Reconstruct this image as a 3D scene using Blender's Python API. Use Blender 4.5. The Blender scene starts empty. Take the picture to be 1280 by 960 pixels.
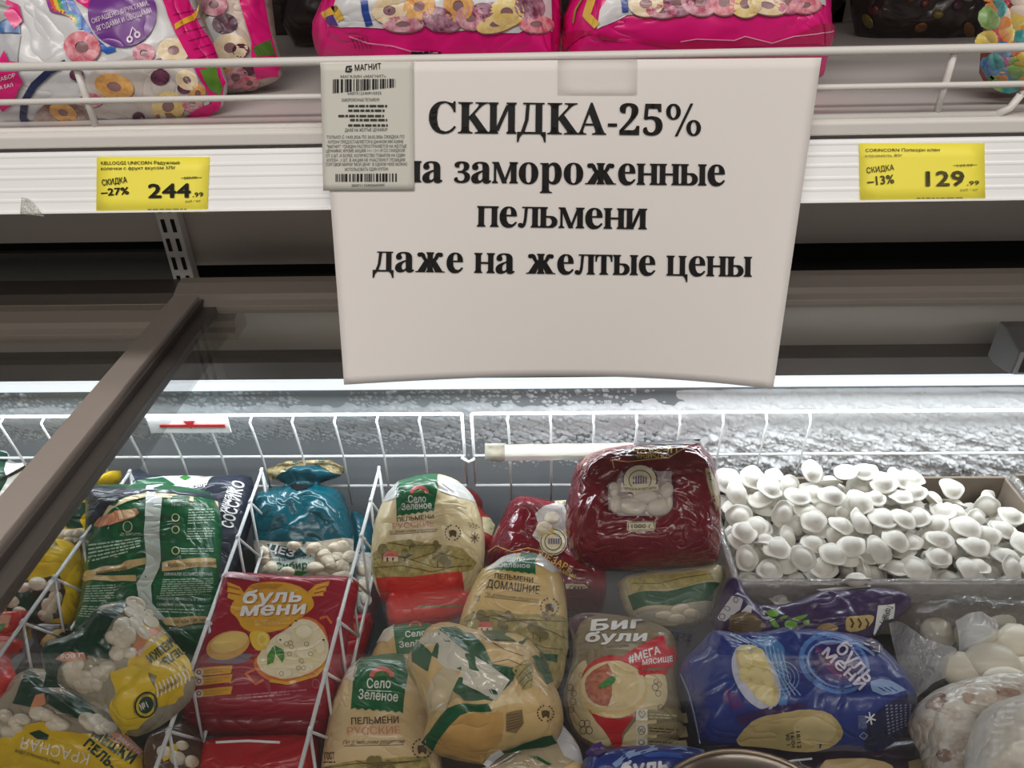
import bpy, bmesh, math, random
import numpy as np
from mathutils import Vector, Matrix
from mathutils.geometry import delaunay_2d_cdt

SC = bpy.context.scene
COL = SC.collection
# ---------------------------------------------------------------- camera
FPX, CAMZ = 961.0, 1.45
def _rot(ax, a):
    c, s = math.cos(a), math.sin(a)
    return np.array({'x': [[1,0,0],[0,c,-s],[0,s,c]], 'y': [[c,0,s],[0,1,0],[-s,0,c]], 'z': [[c,-s,0],[s,c,0],[0,0,1]]}[ax])
CR = _rot('z', math.radians(1.9)) @ _rot('x', math.radians(90-33)) @ _rot('z', math.radians(-1.47))
cd = bpy.data.cameras.new('camera'); cam = bpy.data.objects.new('camera', cd); COL.objects.link(cam)
cd.sensor_fit = 'HORIZONTAL'; cd.sensor_width = 36; cd.lens = 36*FPX/1280; cd.clip_start = .01
mw = Matrix([list(r)+[0] for r in CR.tolist()]+[[0,0,0,1]]); mw.translation = (0,0,CAMZ)
cam.matrix_world = mw; SC.camera = cam
# ---------------------------------------------------------------- light
wd = bpy.data.worlds.new('world'); SC.world = wd; wd.use_nodes = True
wd.node_tree.nodes['Background'].inputs[0].default_value = (.98,.95,.92,1)
wd.node_tree.nodes['Background'].inputs[1].default_value = .10
def area(name, loc, aim, sx, sy, power, color=(1,1,1)):
    l = bpy.data.lights.new(name, 'AREA'); l.shape = 'RECTANGLE'; l.size = sx; l.size_y = sy; l.energy = power; l.color = color
    o = bpy.data.objects.new(name, l); COL.objects.link(o); o.location = loc
    o.rotation_euler = (Vector(aim)-Vector(loc)).to_track_quat('-Z','Y').to_euler(); return o
# ceiling tube rows of the shop, above and behind the shopper
area('ceiling_tube_light', (-.7,-1.0,3.1), (-.7,-.9,0), 2.4, .22, 34, (1,.95,.89))
area('ceiling_tube_light', (1.5,-.5,3.1), (1.5,-.4,0), 2.4, .22, 17, (1,.95,.89))
area('ceiling_tube_light', (0,-2.8,3.1), (0,-1.2,0.6), 4.0, .3, 36, (1,.94,.88))
# freezer strip light
area('freezer_strip_light', (.12,.785,CAMZ-.548), (.12,.71,CAMZ-.80), 1.9, .016, 3.7, (.88,.95,1))
vs = SC.view_settings; vs.view_transform = 'Standard'; vs.look = 'None'; vs.gamma = 1; vs.exposure = 0.0; vs.use_curve_mapping = False

# ---------------------------------------------------------------- helpers
O3 = np.array([0,0,CAMZ])
def rays(px):
    px = np.asarray(px, float).reshape(-1,2)
    d = np.stack([(px[:,0]-640)/FPX, -(px[:,1]-480)/FPX, -np.ones(len(px))], 1)
    return d @ CR.T
def atY(px, py, Y):
    d = rays([(px,py)])[0]; return O3 + d*(Y/d[1])
def atZ(px, py, z):
    d = rays([(px,py)])[0]; return O3 + d*(z/d[2])
def atX(px, py, X):
    d = rays([(px,py)])[0]; return O3 + d*(X/d[0])
def q4(x0, y0, *pts): return [(x0+x/4, y0+y/4) for x, y in pts]
def q3(x0, y0, *pts): return [(x0+x/2.977, y0+y/2.977) for x, y in pts]
def lin(c):
    return tuple((v/255/12.92 if v/255 <= .04045 else ((v/255+.055)/1.055)**2.4) for v in c)

MATS = {}
def nmat(name):
    m = bpy.data.materials.new(name); m.use_nodes = True
    return m, m.node_tree.nodes, m.node_tree.links, m.node_tree.nodes['Principled BSDF']
def plain(name, c, rough=.5, metal=0, bump=0, bscale=200, var=0, vscale=30, emit=0, coat=0):
    """opaque material with a little procedural grain"""
    if name in MATS: return MATS[name]
    m, N, L, b = nmat(name)
    col = lin(c)+(1,)
    b.inputs['Base Color'].default_value = col; b.inputs['Roughness'].default_value = rough; b.inputs['Metallic'].default_value = metal
    b.inputs['Coat Weight'].default_value = coat
    if coat: b.inputs['Coat Roughness'].default_value = .12
    if emit: b.inputs['Emission Color'].default_value = col; b.inputs['Emission Strength'].default_value = emit
    tc = N.new('ShaderNodeTexCoord')
    if var:
        n = N.new('ShaderNodeTexNoise'); n.inputs['Scale'].default_value = vscale; n.inputs['Detail'].default_value = 5
        mx = N.new('ShaderNodeMixRGB'); mx.blend_type = 'MULTIPLY'; mx.inputs[1].default_value = col
        r = N.new('ShaderNodeValToRGB'); r.color_ramp.elements[0].position = .3; r.color_ramp.elements[1].position = .7
        r.color_ramp.elements[0].color = (1-var,)*3+(1,); r.color_ramp.elements[1].color = (1,1,1,1)
        L.new(tc.outputs['Object'], n.inputs['Vector']); L.new(n.outputs['Fac'], r.inputs[0]); L.new(r.outputs[0], mx.inputs[2]); mx.inputs[0].default_value = 1
        L.new(mx.outputs[0], b.inputs['Base Color'])
    if bump:
        n2 = N.new('ShaderNodeTexNoise'); n2.inputs['Scale'].default_value = bscale; n2.inputs['Detail'].default_value = 4
        bp = N.new('ShaderNodeBump'); bp.inputs['Strength'].default_value = bump; bp.inputs['Distance'].default_value = .002
        L.new(tc.outputs['Object'], n2.inputs['Vector']); L.new(n2.outputs['Fac'], bp.inputs['Height']); L.new(bp.outputs[0], b.inputs['Normal'])
    MATS[name] = m; return m
def film(c, rough=.32, stripes=0, name=None, crink=.55, var=0, c2=None, vscale=60, bias=0):
    """printed plastic film: crinkled glossy skin, colour c, optional speckle towards c2"""
    key = ('film', c, rough, stripes, var, c2, vscale, crink, bias)
    if key in MATS: return MATS[key]
    m, N, L, b = nmat(name or 'printed_film')
    b.inputs['Base Color'].default_value = lin(c)+(1,)
    b.inputs['Roughness'].default_value = rough
    b.inputs['Coat Weight'].default_value = .25; b.inputs['Coat Roughness'].default_value = .12
    tc = N.new('ShaderNodeTexCoord')
    if c2 is not None:
        n = N.new('ShaderNodeTexNoise'); n.inputs['Scale'].default_value = vscale; n.inputs['Detail'].default_value = 6; n.inputs['Roughness'].default_value = .65
        r = N.new('ShaderNodeValToRGB'); r.color_ramp.elements[0].position = .38+bias; r.color_ramp.elements[1].position = .62+bias
        r.color_ramp.elements[0].color = lin(c)+(1,); r.color_ramp.elements[1].color = lin(c2)+(1,)
        L.new(tc.outputs['Object'], n.inputs['Vector']); L.new(n.outputs['Fac'], r.inputs[0]); L.new(r.outputs[0], b.inputs['Base Color'])
    mp = N.new('ShaderNodeMapping'); mp.inputs['Rotation'].default_value = (.3,.5,.7); mp.inputs['Scale'].default_value = (.8,1.6,1.1)
    v = N.new('ShaderNodeTexNoise'); v.inputs['Scale'].default_value = 22; v.inputs['Detail'].default_value = 2; v.inputs['Distortion'].default_value = .9
    ab = N.new('ShaderNodeMath'); ab.operation = 'SUBTRACT'; ab.inputs[1].default_value = .5
    ab2 = N.new('ShaderNodeMath'); ab2.operation = 'ABSOLUTE'
    pw = N.new('ShaderNodeMath'); pw.operation = 'POWER'; pw.inputs[1].default_value = .6
    bp = N.new('ShaderNodeBump'); bp.inputs['Strength'].default_value = crink; bp.inputs['Distance'].default_value = .006
    L.new(tc.outputs['Object'], mp.inputs[0]); L.new(mp.outputs[0], v.inputs['Vector']); L.new(v.outputs['Fac'], ab.inputs[0])
    L.new(ab.outputs[0], ab2.inputs[0]); L.new(ab2.outputs[0], pw.inputs[0]); L.new(pw.outputs[0], bp.inputs['Height'])
    last = bp
    if stripes:
        w = N.new('ShaderNodeTexWave'); w.bands_direction = 'X'; w.inputs['Scale'].default_value = stripes; 
        mx = N.new('ShaderNodeMixRGB'); mx.blend_type = 'MULTIPLY'; mx.inputs[0].default_value = .35; mx.inputs[1].default_value = lin(c)+(1,)
        L.new(tc.outputs['Object'], w.inputs['Vector']); L.new(w.outputs['Color'], mx.inputs[2]); L.new(mx.outputs[0], b.inputs['Base Color'])
    L.new(last.outputs[0], b.inputs['Normal']); L.new(last.outputs[0], b.inputs['Coat Normal'])
    MATS[key] = m; return m
def clear(name, tint=(235,238,240), haze=.12, gloss=.16, rough=.08, bump=.8, bscale=60, through=1.0, glow=0):
    """thin clear plastic: mostly see-through, a little milky, glossy"""
    if name in MATS: return MATS[name]
    m, N, L, b = nmat(name); N.remove(b); out = N['Material Output']
    t = N.new('ShaderNodeBsdfTransparent'); d = N.new('ShaderNodeBsdfDiffuse'); g = N.new('ShaderNodeBsdfGlossy')
    d.inputs[0].default_value = lin(tint)+(1,); g.inputs['Roughness'].default_value = rough
    m1 = N.new('ShaderNodeMixShader'); m2 = N.new('ShaderNodeMixShader')
    body = d
    if glow:   # light from behind shows through
        tr = N.new('ShaderNodeBsdfTranslucent'); tr.inputs[0].default_value = lin(tint)+(1,); mg = N.new('ShaderNodeMixShader'); mg.inputs[0].default_value = glow
        L.new(d.outputs[0], mg.inputs[1]); L.new(tr.outputs[0], mg.inputs[2]); body = mg
    m1.inputs[0].default_value = haze; t.inputs[0].default_value = (through,through,through,1)
    L.new(t.outputs[0], m1.inputs[1]); L.new(body.outputs[0], m1.inputs[2])
    fr = N.new('ShaderNodeFresnel'); fr.inputs[0].default_value = 1.45
    mm = N.new('ShaderNodeMath'); mm.operation = 'MULTIPLY_ADD'; mm.inputs[1].default_value = 1; mm.inputs[2].default_value = gloss*.3
    mm.use_clamp = True
    if bump:
        tc = N.new('ShaderNodeTexCoord'); n = N.new('ShaderNodeTexNoise'); n.inputs['Scale'].default_value = bscale; n.inputs['Distortion'].default_value = 1.5
        bp = N.new('ShaderNodeBump'); bp.inputs['Strength'].default_value = bump; bp.inputs['Distance'].default_value = .004
        L.new(tc.outputs['Object'], n.inputs['Vector']); L.new(n.outputs['Fac'], bp.inputs['Height'])
        for k in (g, d): L.new(bp.outputs[0], k.inputs['Normal'])
    ge = N.new('ShaderNodeNewGeometry'); io = N.new('ShaderNodeMapRange'); io.inputs[3].default_value = 1.45; io.inputs[4].default_value = 1/1.45
    L.new(ge.outputs['Backfacing'], io.inputs[0]); L.new(io.outputs[0], fr.inputs[0])   # a thin sheet reflects alike from both faces
    L.new(fr.outputs[0], mm.inputs[0]); L.new(mm.outputs[0], m2.inputs[0]); L.new(m1.outputs[0], m2.inputs[1]); L.new(g.outputs[0], m2.inputs[2])
    L.new(m2.outputs[0], out.inputs[0]); MATS[name] = m; return m

def tag(o, label=None, cat=None, group=None, kind=None):
    for k, v in (('label',label),('category',cat),('group',group),('kind',kind)):
        if v: o[k] = v
    return o
def empty(name, loc, label, cat, group=None):
    o = bpy.data.objects.new(name, None); COL.objects.link(o); o.location = Vector(loc); o.empty_display_size = .02
    return tag(o, label, cat, group)
def mesh(name, V, Fs, mats, parent=None, mi=None, smooth=True, origin=None):
    """one mesh object from world-space vertices"""
    org = np.array(parent.location if parent is not None and origin is None else (origin if origin is not None else (0,0,0)), float)
    if parent is not None and parent.parent is not None and origin is None: org = np.array(parent['world_origin'])
    V = np.asarray(V, float)-org
    me = bpy.data.meshes.new(name); me.from_pydata(V.tolist(), [], [list(map(int,f)) for f in Fs])
    for m in (mats if isinstance(mats, list) else [mats]): me.materials.append(m)
    if mi is not None: me.polygons.foreach_set('material_index', np.asarray(mi, np.int32))
    me.polygons.foreach_set('use_smooth', np.full(len(me.polygons), smooth)); me.update()
    o = bpy.data.objects.new(name, me); COL.objects.link(o)
    if parent is not None: o.parent = parent
    if origin is not None: o.location = Vector(org)
    o['world_origin'] = org.tolist()
    return o
class MB:
    """collects boxes, prisms and tubes for one mesh"""
    def __init__(s): s.V=[]; s.F=[]; s.M=[]
    def add(s, V, F, m=0):
        n=len(s.V); s.V += [tuple(v) for v in V]; s.F += [tuple(i+n for i in f) for f in F]; s.M += [m]*len(F); return s
    def box(s, lo, hi, m=0):
        x0,y0,z0=lo; x1,y1,z1=hi
        return s.add([(x0,y0,z0),(x1,y0,z0),(x1,y1,z0),(x0,y1,z0),(x0,y0,z1),(x1,y0,z1),(x1,y1,z1),(x0,y1,z1)],
            [(0,3,2,1),(4,5,6,7),(0,1,5,4),(1,2,6,5),(2,3,7,6),(3,0,4,7)], m)
    def prism_x(s, prof, x0, x1, m=0):
        n=len(prof); V=[(x0,y,z) for y,z in prof]+[(x1,y,z) for y,z in prof]
        return s.add(V, [tuple(range(n))[::-1], tuple(range(n,2*n))]+[(i,(i+1)%n,n+(i+1)%n,n+i) for i in range(n)], m)
    def tube(s, pts, r, n=8, m=0):
        P=[Vector(p) for p in pts]; rings=[]
        for i,p in enumerate(P):
            d=(P[min(i+1,len(P)-1)]-P[max(i-1,0)]).normalized()
            a=d.cross(Vector((0,0,1)) if abs(d.z)<.9 else Vector((1,0,0))).normalized(); b=d.cross(a)
            rings.append([p+r*(math.cos(t)*a+math.sin(t)*b) for t in [2*math.pi*k/n for k in range(n)]])
        V=[v for R in rings for v in R]; F=[]
        for i in range(len(P)-1):
            for k in range(n): F.append((i*n+k,i*n+(k+1)%n,(i+1)*n+(k+1)%n,(i+1)*n+k))
        F += [tuple(range(n))[::-1], tuple((len(P)-1)*n+k for k in range(n))]
        return s.add(V,F,m)
    def build(s, name, mats, parent=None, smooth=False, origin=None, bevel=0):
        o = mesh(name, s.V, s.F, mats, parent, s.M, smooth, origin)
        if bevel:
            md=o.modifiers.new('bevel','BEVEL'); md.width=bevel; md.segments=2; md.limit_method='ANGLE'
        return o
def thing_mesh(o, label, cat, group=None): return tag(o, label, cat, group)

# ---------------------------------------------------------------- noise
def vnoise(x, y, seed=0):
    xi=np.floor(x).astype(np.int64); yi=np.floor(y).astype(np.int64); fx=x-xi; fy=y-yi
    fx=fx*fx*(3-2*fx); fy=fy*fy*(3-2*fy)
    def h(a,b):
        n=(a*374761393+b*668265263+seed*974634777)&0x7fffffff
        n=((n^(n>>13))*1274126177)&0x7fffffff
        return ((n^(n>>16))&0xffff)/65535.0
    return (h(xi,yi)*(1-fx)+h(xi+1,yi)*fx)*(1-fy)+(h(xi,yi+1)*(1-fx)+h(xi+1,yi+1)*fx)*fy
def pdist(P, poly):
    """distance of points to a closed polygon and inside flag"""
    P=np.asarray(P); Q=np.asarray(poly); A=Q; B=np.roll(Q,-1,0)
    dm=np.full(len(P),1e9); ins=np.zeros(len(P),bool)
    for a,b in zip(A,B):
        ab=b-a; L=ab@ab
        if L<1e-14: continue
        t=np.clip(((P-a)@ab)/L,0,1); d=np.hypot(*(P-(a+t[:,None]*ab)).T); dm=np.minimum(dm,d)
        c=((a[1]>P[:,1])!=(b[1]>P[:,1]))
        if abs(b[1]-a[1])>1e-14:
            xx=(b[0]-a[0])*(P[:,1]-a[1])/(b[1]-a[1])+a[0]; ins^=(c&(P[:,0]<xx))
    return dm, ins
def smooth_poly(pts, it=1):
    P=np.asarray(pts,float)
    for _ in range(it):
        N=np.roll(P,-1,0); P=np.stack([P*.75+N*.25,P*.25+N*.75],1).reshape(-1,2)
    return P
def resample(P, s):
    P=np.asarray(P); out=[]
    for a,b in zip(P,np.roll(P,-1,0)):
        n=max(1,int(math.ceil(np.hypot(*(b-a))/s)))
        out += [a+(b-a)*k/n for k in range(n)]
    return np.array(out)
def cdt(B, s):
    """triangulate polygon B (uv) with inner grid points of spacing s -> verts, tris, number of boundary verts"""
    lo=B.min(0); hi=B.max(0)
    gx,gy=np.meshgrid(np.arange(lo[0]+s/2,hi[0],s),np.arange(lo[1]+s/2,hi[1],s*.87)); gx=gx+(np.arange(gx.shape[0])%2)[:,None]*s*.5
    G=np.stack([gx.ravel(),gy.ravel()],1); d,i=pdist(G,B); G=G[i&(d>s*.45)]
    pts=np.vstack([B,G]); nb=len(B)
    r=delaunay_2d_cdt([Vector(p) for p in (pts*1000).tolist()],[],[list(range(nb))],1,1e-6)
    return np.array([tuple(v) for v in r[0]])/1000, [tuple(f) for f in r[2]]

# ---------------------------------------------------------------- text
_TX={}
def text_mesh(s, bold=0.0, serif=False, res=2):
    k=(s,bold,serif)
    if k in _TX: return _TX[k]
    if serif: r=serif_text(s)
    else:
        c=bpy.data.curves.new('t','FONT'); c.body=s; c.size=1; c.offset=0; c.space_character=1+bold*.9; c.resolution_u=res; c.fill_mode='NONE'
        o=bpy.data.objects.new('t',c); COL.objects.link(o); dg=bpy.context.evaluated_depsgraph_get(); dg.update()
        ev=o.evaluated_get(dg); me=ev.to_mesh()
        V0=np.array([(v.co.x,v.co.y) for v in me.vertices]).reshape(-1,2); ed=[tuple(e.vertices) for e in me.edges]; nxt={}
        for a,b in ed: nxt.setdefault(a,[]).append(b); nxt.setdefault(b,[]).append(a)
        loops=[]; st=0
        while st<len(V0):     # the outlines come as runs of consecutive vertices
            en=st
            while en+1<len(V0) and (en+1) in nxt.get(en,()): en+=1
            if en-st>=2: loops.append(np.arange(st,en+1))
            st=en+1
        V=[]; F=[]
        groups=[]          # outlines that overlap in x are filled together, by winding number
        for l in sorted(loops,key=lambda q:V0[q,0].min()):
            lo,hi=V0[l,0].min(),V0[l,0].max()
            if groups and lo<=groups[-1][1]: groups[-1][0].append(l); groups[-1][1]=max(hi,groups[-1][1])
            else: groups.append([[l],hi])
        for grp,_ in groups:
            pts=np.vstack([V0[l] for l in grp]); el=[]; o_=0
            for l in grp: n_=len(l); el+=[(o_+i,o_+(i+1)%n_) for i in range(n_)]; o_+=n_
            r_=delaunay_2d_cdt([Vector(p) for p in pts.tolist()],el,[],0,1e-5); W=np.array([tuple(v) for v in r_[0]]); T_=[tuple(f) for f in r_[2]]
            if not T_: continue
            Cc=np.array([W[list(f)].mean(0) for f in T_]); wn=np.zeros(len(Cc))
            for l in grp:
                ar=V0[l]; sg=np.sign(np.sum(ar[:,0]*np.roll(ar[:,1],-1)-np.roll(ar[:,0],-1)*ar[:,1])); wn+=sg*pdist(Cc,ar)[1]
            n_=len(V); V+=W.tolist(); F+=[tuple(i+n_ for i in f) for f,w in zip(T_,wn) if abs(w)>.5]
        V=np.array(V).reshape(-1,2)
        ev.to_mesh_clear(); bpy.data.objects.remove(o); bpy.data.curves.remove(c)
        if bold:   # heavier strokes: the outline swept round a small circle
            n=len(V); sh=[(0,0)]+[(bold*.6*math.cos(t*math.pi/3),bold*.6*math.sin(t*math.pi/3)) for t in range(6)]
            F=[tuple(i+n*k for i in f) for k in range(len(sh)) for f in F]; V=np.vstack([V+np.array(q) for q in sh])
        V=V.copy(); V[:,0]-=V[:,0].min(); wid=V[:,0].max(); V[:,0]/=max(wid,1e-6); V[:,1]/=.729
        r=(V,F)
    _TX[k]=r; return r

SPLIT={'berry_picture','icon','gold_wing','gold_band','clear_shoulder','lettering','fine_print','leaf','green_panel','white_fold','icon_tab','pink_glow','white_bunch','seam_edge'}
# ---------------------------------------------------------------- relief surfaces seen from any side
class Surf:
    """a plane through a point with a height field above it; artwork is laid on that relief"""
    def __init__(s, name, label, cat, cpx, z, tilt=20, roll=0, group=None, Y=None):
        s.c=atZ(*cpx,z) if Y is None else atY(*cpx,Y)
        n=_rot('y',math.radians(roll))@_rot('x',math.radians(tilt))@np.array([0,0,1.]); s.n=n
        e1=np.array([1.,0,0])-n*n[0]; s.e1=e1/np.linalg.norm(e1); s.e2=np.cross(n,s.e1)
        s.root=empty(name,s.c,label,cat,group); s.parts={}; s.h=lambda u,v:np.zeros_like(u); s.names=[]
    def hit(s, px, flat=False):
        d=rays(px); w=s.c-O3; h=np.zeros(len(d)); dn=d@s.n
        for _ in range(1 if flat else 9):
            t=(w@s.n+h)/dn; P=O3+d*t[:,None]-s.c; u=P@s.e1; v=P@s.e2
            if not flat: h=.5*h+.5*s.h(u,v)
        return np.stack([u,v],1)
    def P(s, uv, off=0.0):
        h=s.h(uv[:,0],uv[:,1])+off
        return s.c+uv[:,:1]*s.e1+uv[:,1:2]*s.e2+h[:,None]*s.n
    def body(s, part, outline, mat, T=.03, Tb=.015, r=.035, wr=.0022, seed=1, sp=.0035, smooth=1, lump=0, lsize=.028, creases=(), minor=None):
        px=smooth_poly(outline,smooth) if smooth else np.asarray(outline,float)
        B=s.hit(px,True); s.B=B
        cr=[(s.hit(c[0],True),c[1],c[2]) for c in creases]
        def dome(d): 
            k=1-np.clip(d/r,0,1); return np.clip(1-k*k,0,1)**.68
        def hf(u,v):
            P=np.stack([u,v],1); d,i=pdist(P,B); d=np.where(i,d,0)
            h=T*dome(d); f=np.clip(d/.008,0,1)
            a=seed*.9; x=u*math.cos(a)+v*math.sin(a); y=-u*math.sin(a)+v*math.cos(a)
            n1=1-np.abs(2*vnoise(x*26,y*52,seed)-1); n2=1-np.abs(2*vnoise(x*44+7,y*22+3,seed+5)-1)
            n3=1-np.abs(2*vnoise(x*15+2,y*19+5,seed+9)-1); n4=1-np.abs(2*vnoise(x*75,y*34+1,seed+13)-1)
            h=h+f*wr*(1.5*n3+.9*n1+.8*n2*n2+.35*n4-2.0)
            if lump:
                h=h+f*lump*s.lumps(u,v,lsize,seed)
            for L,dep,wd in cr:
                dm=np.full(len(P),1e9)
                for a_,b_ in zip(L[:-1],L[1:]):
                    ab=b_-a_; t=np.clip(((P-a_)@ab)/(ab@ab),0,1); dm=np.minimum(dm,np.hypot(*(P-(a_+t[:,None]*ab)).T))
                h=h+f*dep*np.exp(-(dm/wd)**2)
            return h
        s.h=hf
        Br=resample(B,sp); V,F=cdt(Br,sp)
        d,i=pdist(V,Br); edge=d<1e-6
        h=hf(V[:,0],V[:,1]); h[edge]=0
        top=s.c+V[:,:1]*s.e1+V[:,1:2]*s.e2+h[:,None]*s.n
        hb=-Tb*dome(np.where(edge,0,d)); bot=s.c+V[:,:1]*s.e1+V[:,1:2]*s.e2+hb[:,None]*s.n
        n=len(V); idx=np.arange(n)+n; idx[edge]=np.arange(n)[edge]
        FF=[f for f in F]+[(idx[f[2]],idx[f[1]],idx[f[0]]) for f in F]
        s.film=mesh(part,np.vstack([top,bot]),FF,mat,s.root); return s.film
    @staticmethod
    def lumps(u,v,size,seed,rad=.42):
        """rounded bumps of packed dumplings"""
        gx=u/size; gy=v/size; best=np.zeros_like(u); xi=np.floor(gx).astype(int); yi=np.floor(gy).astype(int)
        for dx in (-1,0,1):
            for dy in (-1,0,1):
                cx=xi+dx; cy=yi+dy
                jx=cx+.5+.35*np.sin(cx*12.9+cy*78.2+seed); jy=cy+.5+.35*np.sin(cx*39.3+cy*11.1+seed*2)
                rr=((gx-jx)**2+(gy-jy)**2)/rad; best=np.maximum(best,np.sqrt(np.clip(1-rr,0,1)))
        return best
    def _acc(s, part, V, F, mat, parent=None):
        p=s.parts.setdefault(part,{'V':[], 'F':[], 'M':[], 'mats':[], 'parent':parent})
        if mat not in p['mats']: p['mats'].append(mat)
        n=sum(len(v) for v in p['V']); p['V'].append(V); p['F']+=[tuple(i+n for i in f) for f in F]; p['M']+=[p['mats'].index(mat)]*len(F)
    def _u(s, part):
        if part in SPLIT: s.cnt=getattr(s,'cnt',0)+1; part='%s#%d'%(part,s.cnt)
        return part
    def fill(s, part, poly, r, mat, amp=.006, layer=.5, seed=1):
        """dumplings packed side by side inside a window"""
        P=np.asarray(poly,float); rnd=random.Random(seed); L=[]; y=P[:,1].min()+r*.5; k=0
        while y<P[:,1].max():
            x=P[:,0].min()+r*(.4+.9*(k%2))
            while x<P[:,0].max():
                c=(x+rnd.uniform(-.25,.25)*r,y+rnd.uniform(-.25,.25)*r); d,i=pdist([c],P)
                if i[0] and d[0]>r*.35: L.append((*c,r*rnd.uniform(.85,1.15),r*rnd.uniform(.6,.85),rnd.uniform(-60,60)))
                x+=1.75*r
            y+=1.3*r; k+=1
        rnd.shuffle(L); s.blobs(part,L,mat,amp,layer)
    def patch(s, part, px, mat, layer=1, smooth=0, sp=.004):
        part=s._u(part)
        px=smooth_poly(px,smooth) if smooth else np.asarray(px,float)
        B=resample(s.hit(px),sp); V,F=cdt(B,sp)
        if not F: return
        F=s._up(V,F); s._acc(part,s.P(V,layer*.0008),F,mat)
    @staticmethod
    def _up(V,F):
        out=[]
        for f in F:
            a,b,c=V[f[0]],V[f[1]],V[f[2]]
            out.append(f if (b[0]-a[0])*(c[1]-a[1])-(b[1]-a[1])*(c[0]-a[0])>0 else f[::-1])
        return out
    def ell(s, part, cx, cy, rx, ry, mat, rot=0, layer=1, n=28, a0=0, a1=360):
        s.patch(part, ellipse(cx,cy,rx,ry,rot,n,a0,a1), mat, layer)
    def strip(s, part, A, B, mat, layer=1, k=2, closed=False):
        A=np.asarray(A,float); B=np.asarray(B,float); n=len(A)
        px=np.concatenate([A+(B-A)*j/k for j in range(k+1)]); uv=s.hit(px); F=[]
        for j in range(k):
            for i in range(n if closed else n-1):
                F.append((j*n+i,j*n+(i+1)%n,(j+1)*n+(i+1)%n,(j+1)*n+i))
        s._acc(part,s.P(uv,layer*.0008),s._up(uv,F),mat)
    def ring(s, part, cx, cy, rx, ry, fr, mat, rot=0, layer=1, n=28):
        o=ellipse(cx,cy,rx,ry,rot,n); i=ellipse(cx,cy,rx*fr,ry*fr,rot,n); s.strip(part,o,i,mat,layer,2,True)
    def stroke(s, part, pts, w, mat, layer=1, closed=False):
        P=resample_open(np.asarray(pts,float),4 if not closed else 4,closed); 
        T=(np.roll(P,-1,0)-np.roll(P,1,0)) if closed else np.gradient(P,axis=0); L=np.hypot(*T.T); T=T/np.maximum(L,1e-9)[:,None]; N=np.stack([-T[:,1],T[:,0]],1)
        s.strip(part,P+N*w/2,P-N*w/2,mat,layer,1,closed)
    def text(s, part, txt, x0, y0, x1, y1, h, mat, bold=0.0, sh=0.0, layer=2, serif=False, arc=0.0):
        part=s._u(part); V,F=text_mesh(txt,bold,serif)
        a=np.array([x0,y0],float); b=np.array([x1,y1],float); d=b-a; L=np.hypot(*d); up=np.array([d[1],-d[0]])/L
        px=a+V[:,:1]*d+(V[:,1:2]*h)*up+(V[:,1:2]*h*sh)*(d/L)
        if arc: px=px+((4*V[:,:1]*(1-V[:,:1]))*arc)*up
        uv=s.hit(px)
        if part in s.parts and not s.parts[part].get('words'): part=part+'/lettering'
        s._acc(part,s.P(uv,layer*.0008),s._up(uv,[f for f in F]) if all(len(f)==3 for f in F) else F,mat); s.parts[part]['words']=True
    def rows(s, part, quad, n, mat, seed=1, fill=.45, layer=2, wl=(3,11), short=.75):
        """rows of unreadable small print as fine dashes; quad tl,tr,br,bl"""
        part=s._u(part); tl,tr,br,bl=[np.array(p,float) for p in quad]; rnd=random.Random(seed); W=np.hypot(*(tr-tl))
        if part in s.parts and not s.parts[part].get('words'): part=part+'/fine_print'
        s._acc(part,np.zeros((0,3)),[],mat); s.parts[part]['words']=True
        for i in range(n):
            f=(i+.5)/n; a=tl+(bl-tl)*f; b=tr+(br-tr)*f; hh=np.hypot(*(bl-tl))/n*fill; x=0; end=1 if i<n-1 else short
            up=np.array([-(b-a)[1],(b-a)[0]])/np.hypot(*(b-a))*hh/2
            while x<end:
                w=rnd.uniform(*wl)/W; e=min(end,x+w); p=a+(b-a)*x; q=a+(b-a)*e
                if e-x>1/W: s.strip(part,[p-up,q-up],[p+up,q+up],mat,layer,1)
                x=e+1.3/W
    def blobs(s, part, L, mat, amp=.006, layer=0, n=16, rings=5):
        """raised dumplings (cx,cy,rx,ry,rot)"""
        for (cx,cy,rx,ry,rot) in L:
            px=[(cx,cy)]; hh=[1.0]
            for k in range(1,rings+1):
                f=math.sin(k/rings*math.pi/2); px+=list(ellipse(cx,cy,rx*f,ry*f,rot,n)); hh+=[math.cos(k/rings*math.pi/2)]*n
            uv=s.hit(px); V=s.P(uv,0)+(np.array(hh)*amp+layer*.0008)[:,None]*s.n
            F=[(0,1+(i+1)%n,1+i) for i in range(n)]
            for k in range(rings-1):
                o=1+k*n; F+=[(o+i,o+(i+1)%n,o+n+(i+1)%n,o+n+i) for i in range(n)]
            s._acc(part,V,s._up(uv,F),mat)
    def done(s, labels={}):
        made={}
        for k,p in sorted(s.parts.items(),key=lambda q:'/' in q[0]):
            top,_,sub=k.partition('/')
            o=mesh((sub or top).partition('#')[0],np.vstack(p['V']),p['F'],p['mats'],made[top] if sub else s.root,p['M'],True)
            if not sub: made[top]=o
            if k.partition('#')[0] in labels: o['label']=labels[k.partition('#')[0]]
        s.parts={}; return s.root
def ellipse(cx,cy,rx,ry,rot=0,n=28,a0=0,a1=360):
    full=abs(a1-a0)>=360; t=np.radians(np.linspace(a0,a1,n,endpoint=not full)); c,s=math.cos(math.radians(rot)),math.sin(math.radians(rot))
    x=rx*np.cos(t); y=ry*np.sin(t); return np.stack([cx+x*c-y*s,cy+x*s+y*c],1)
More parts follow.
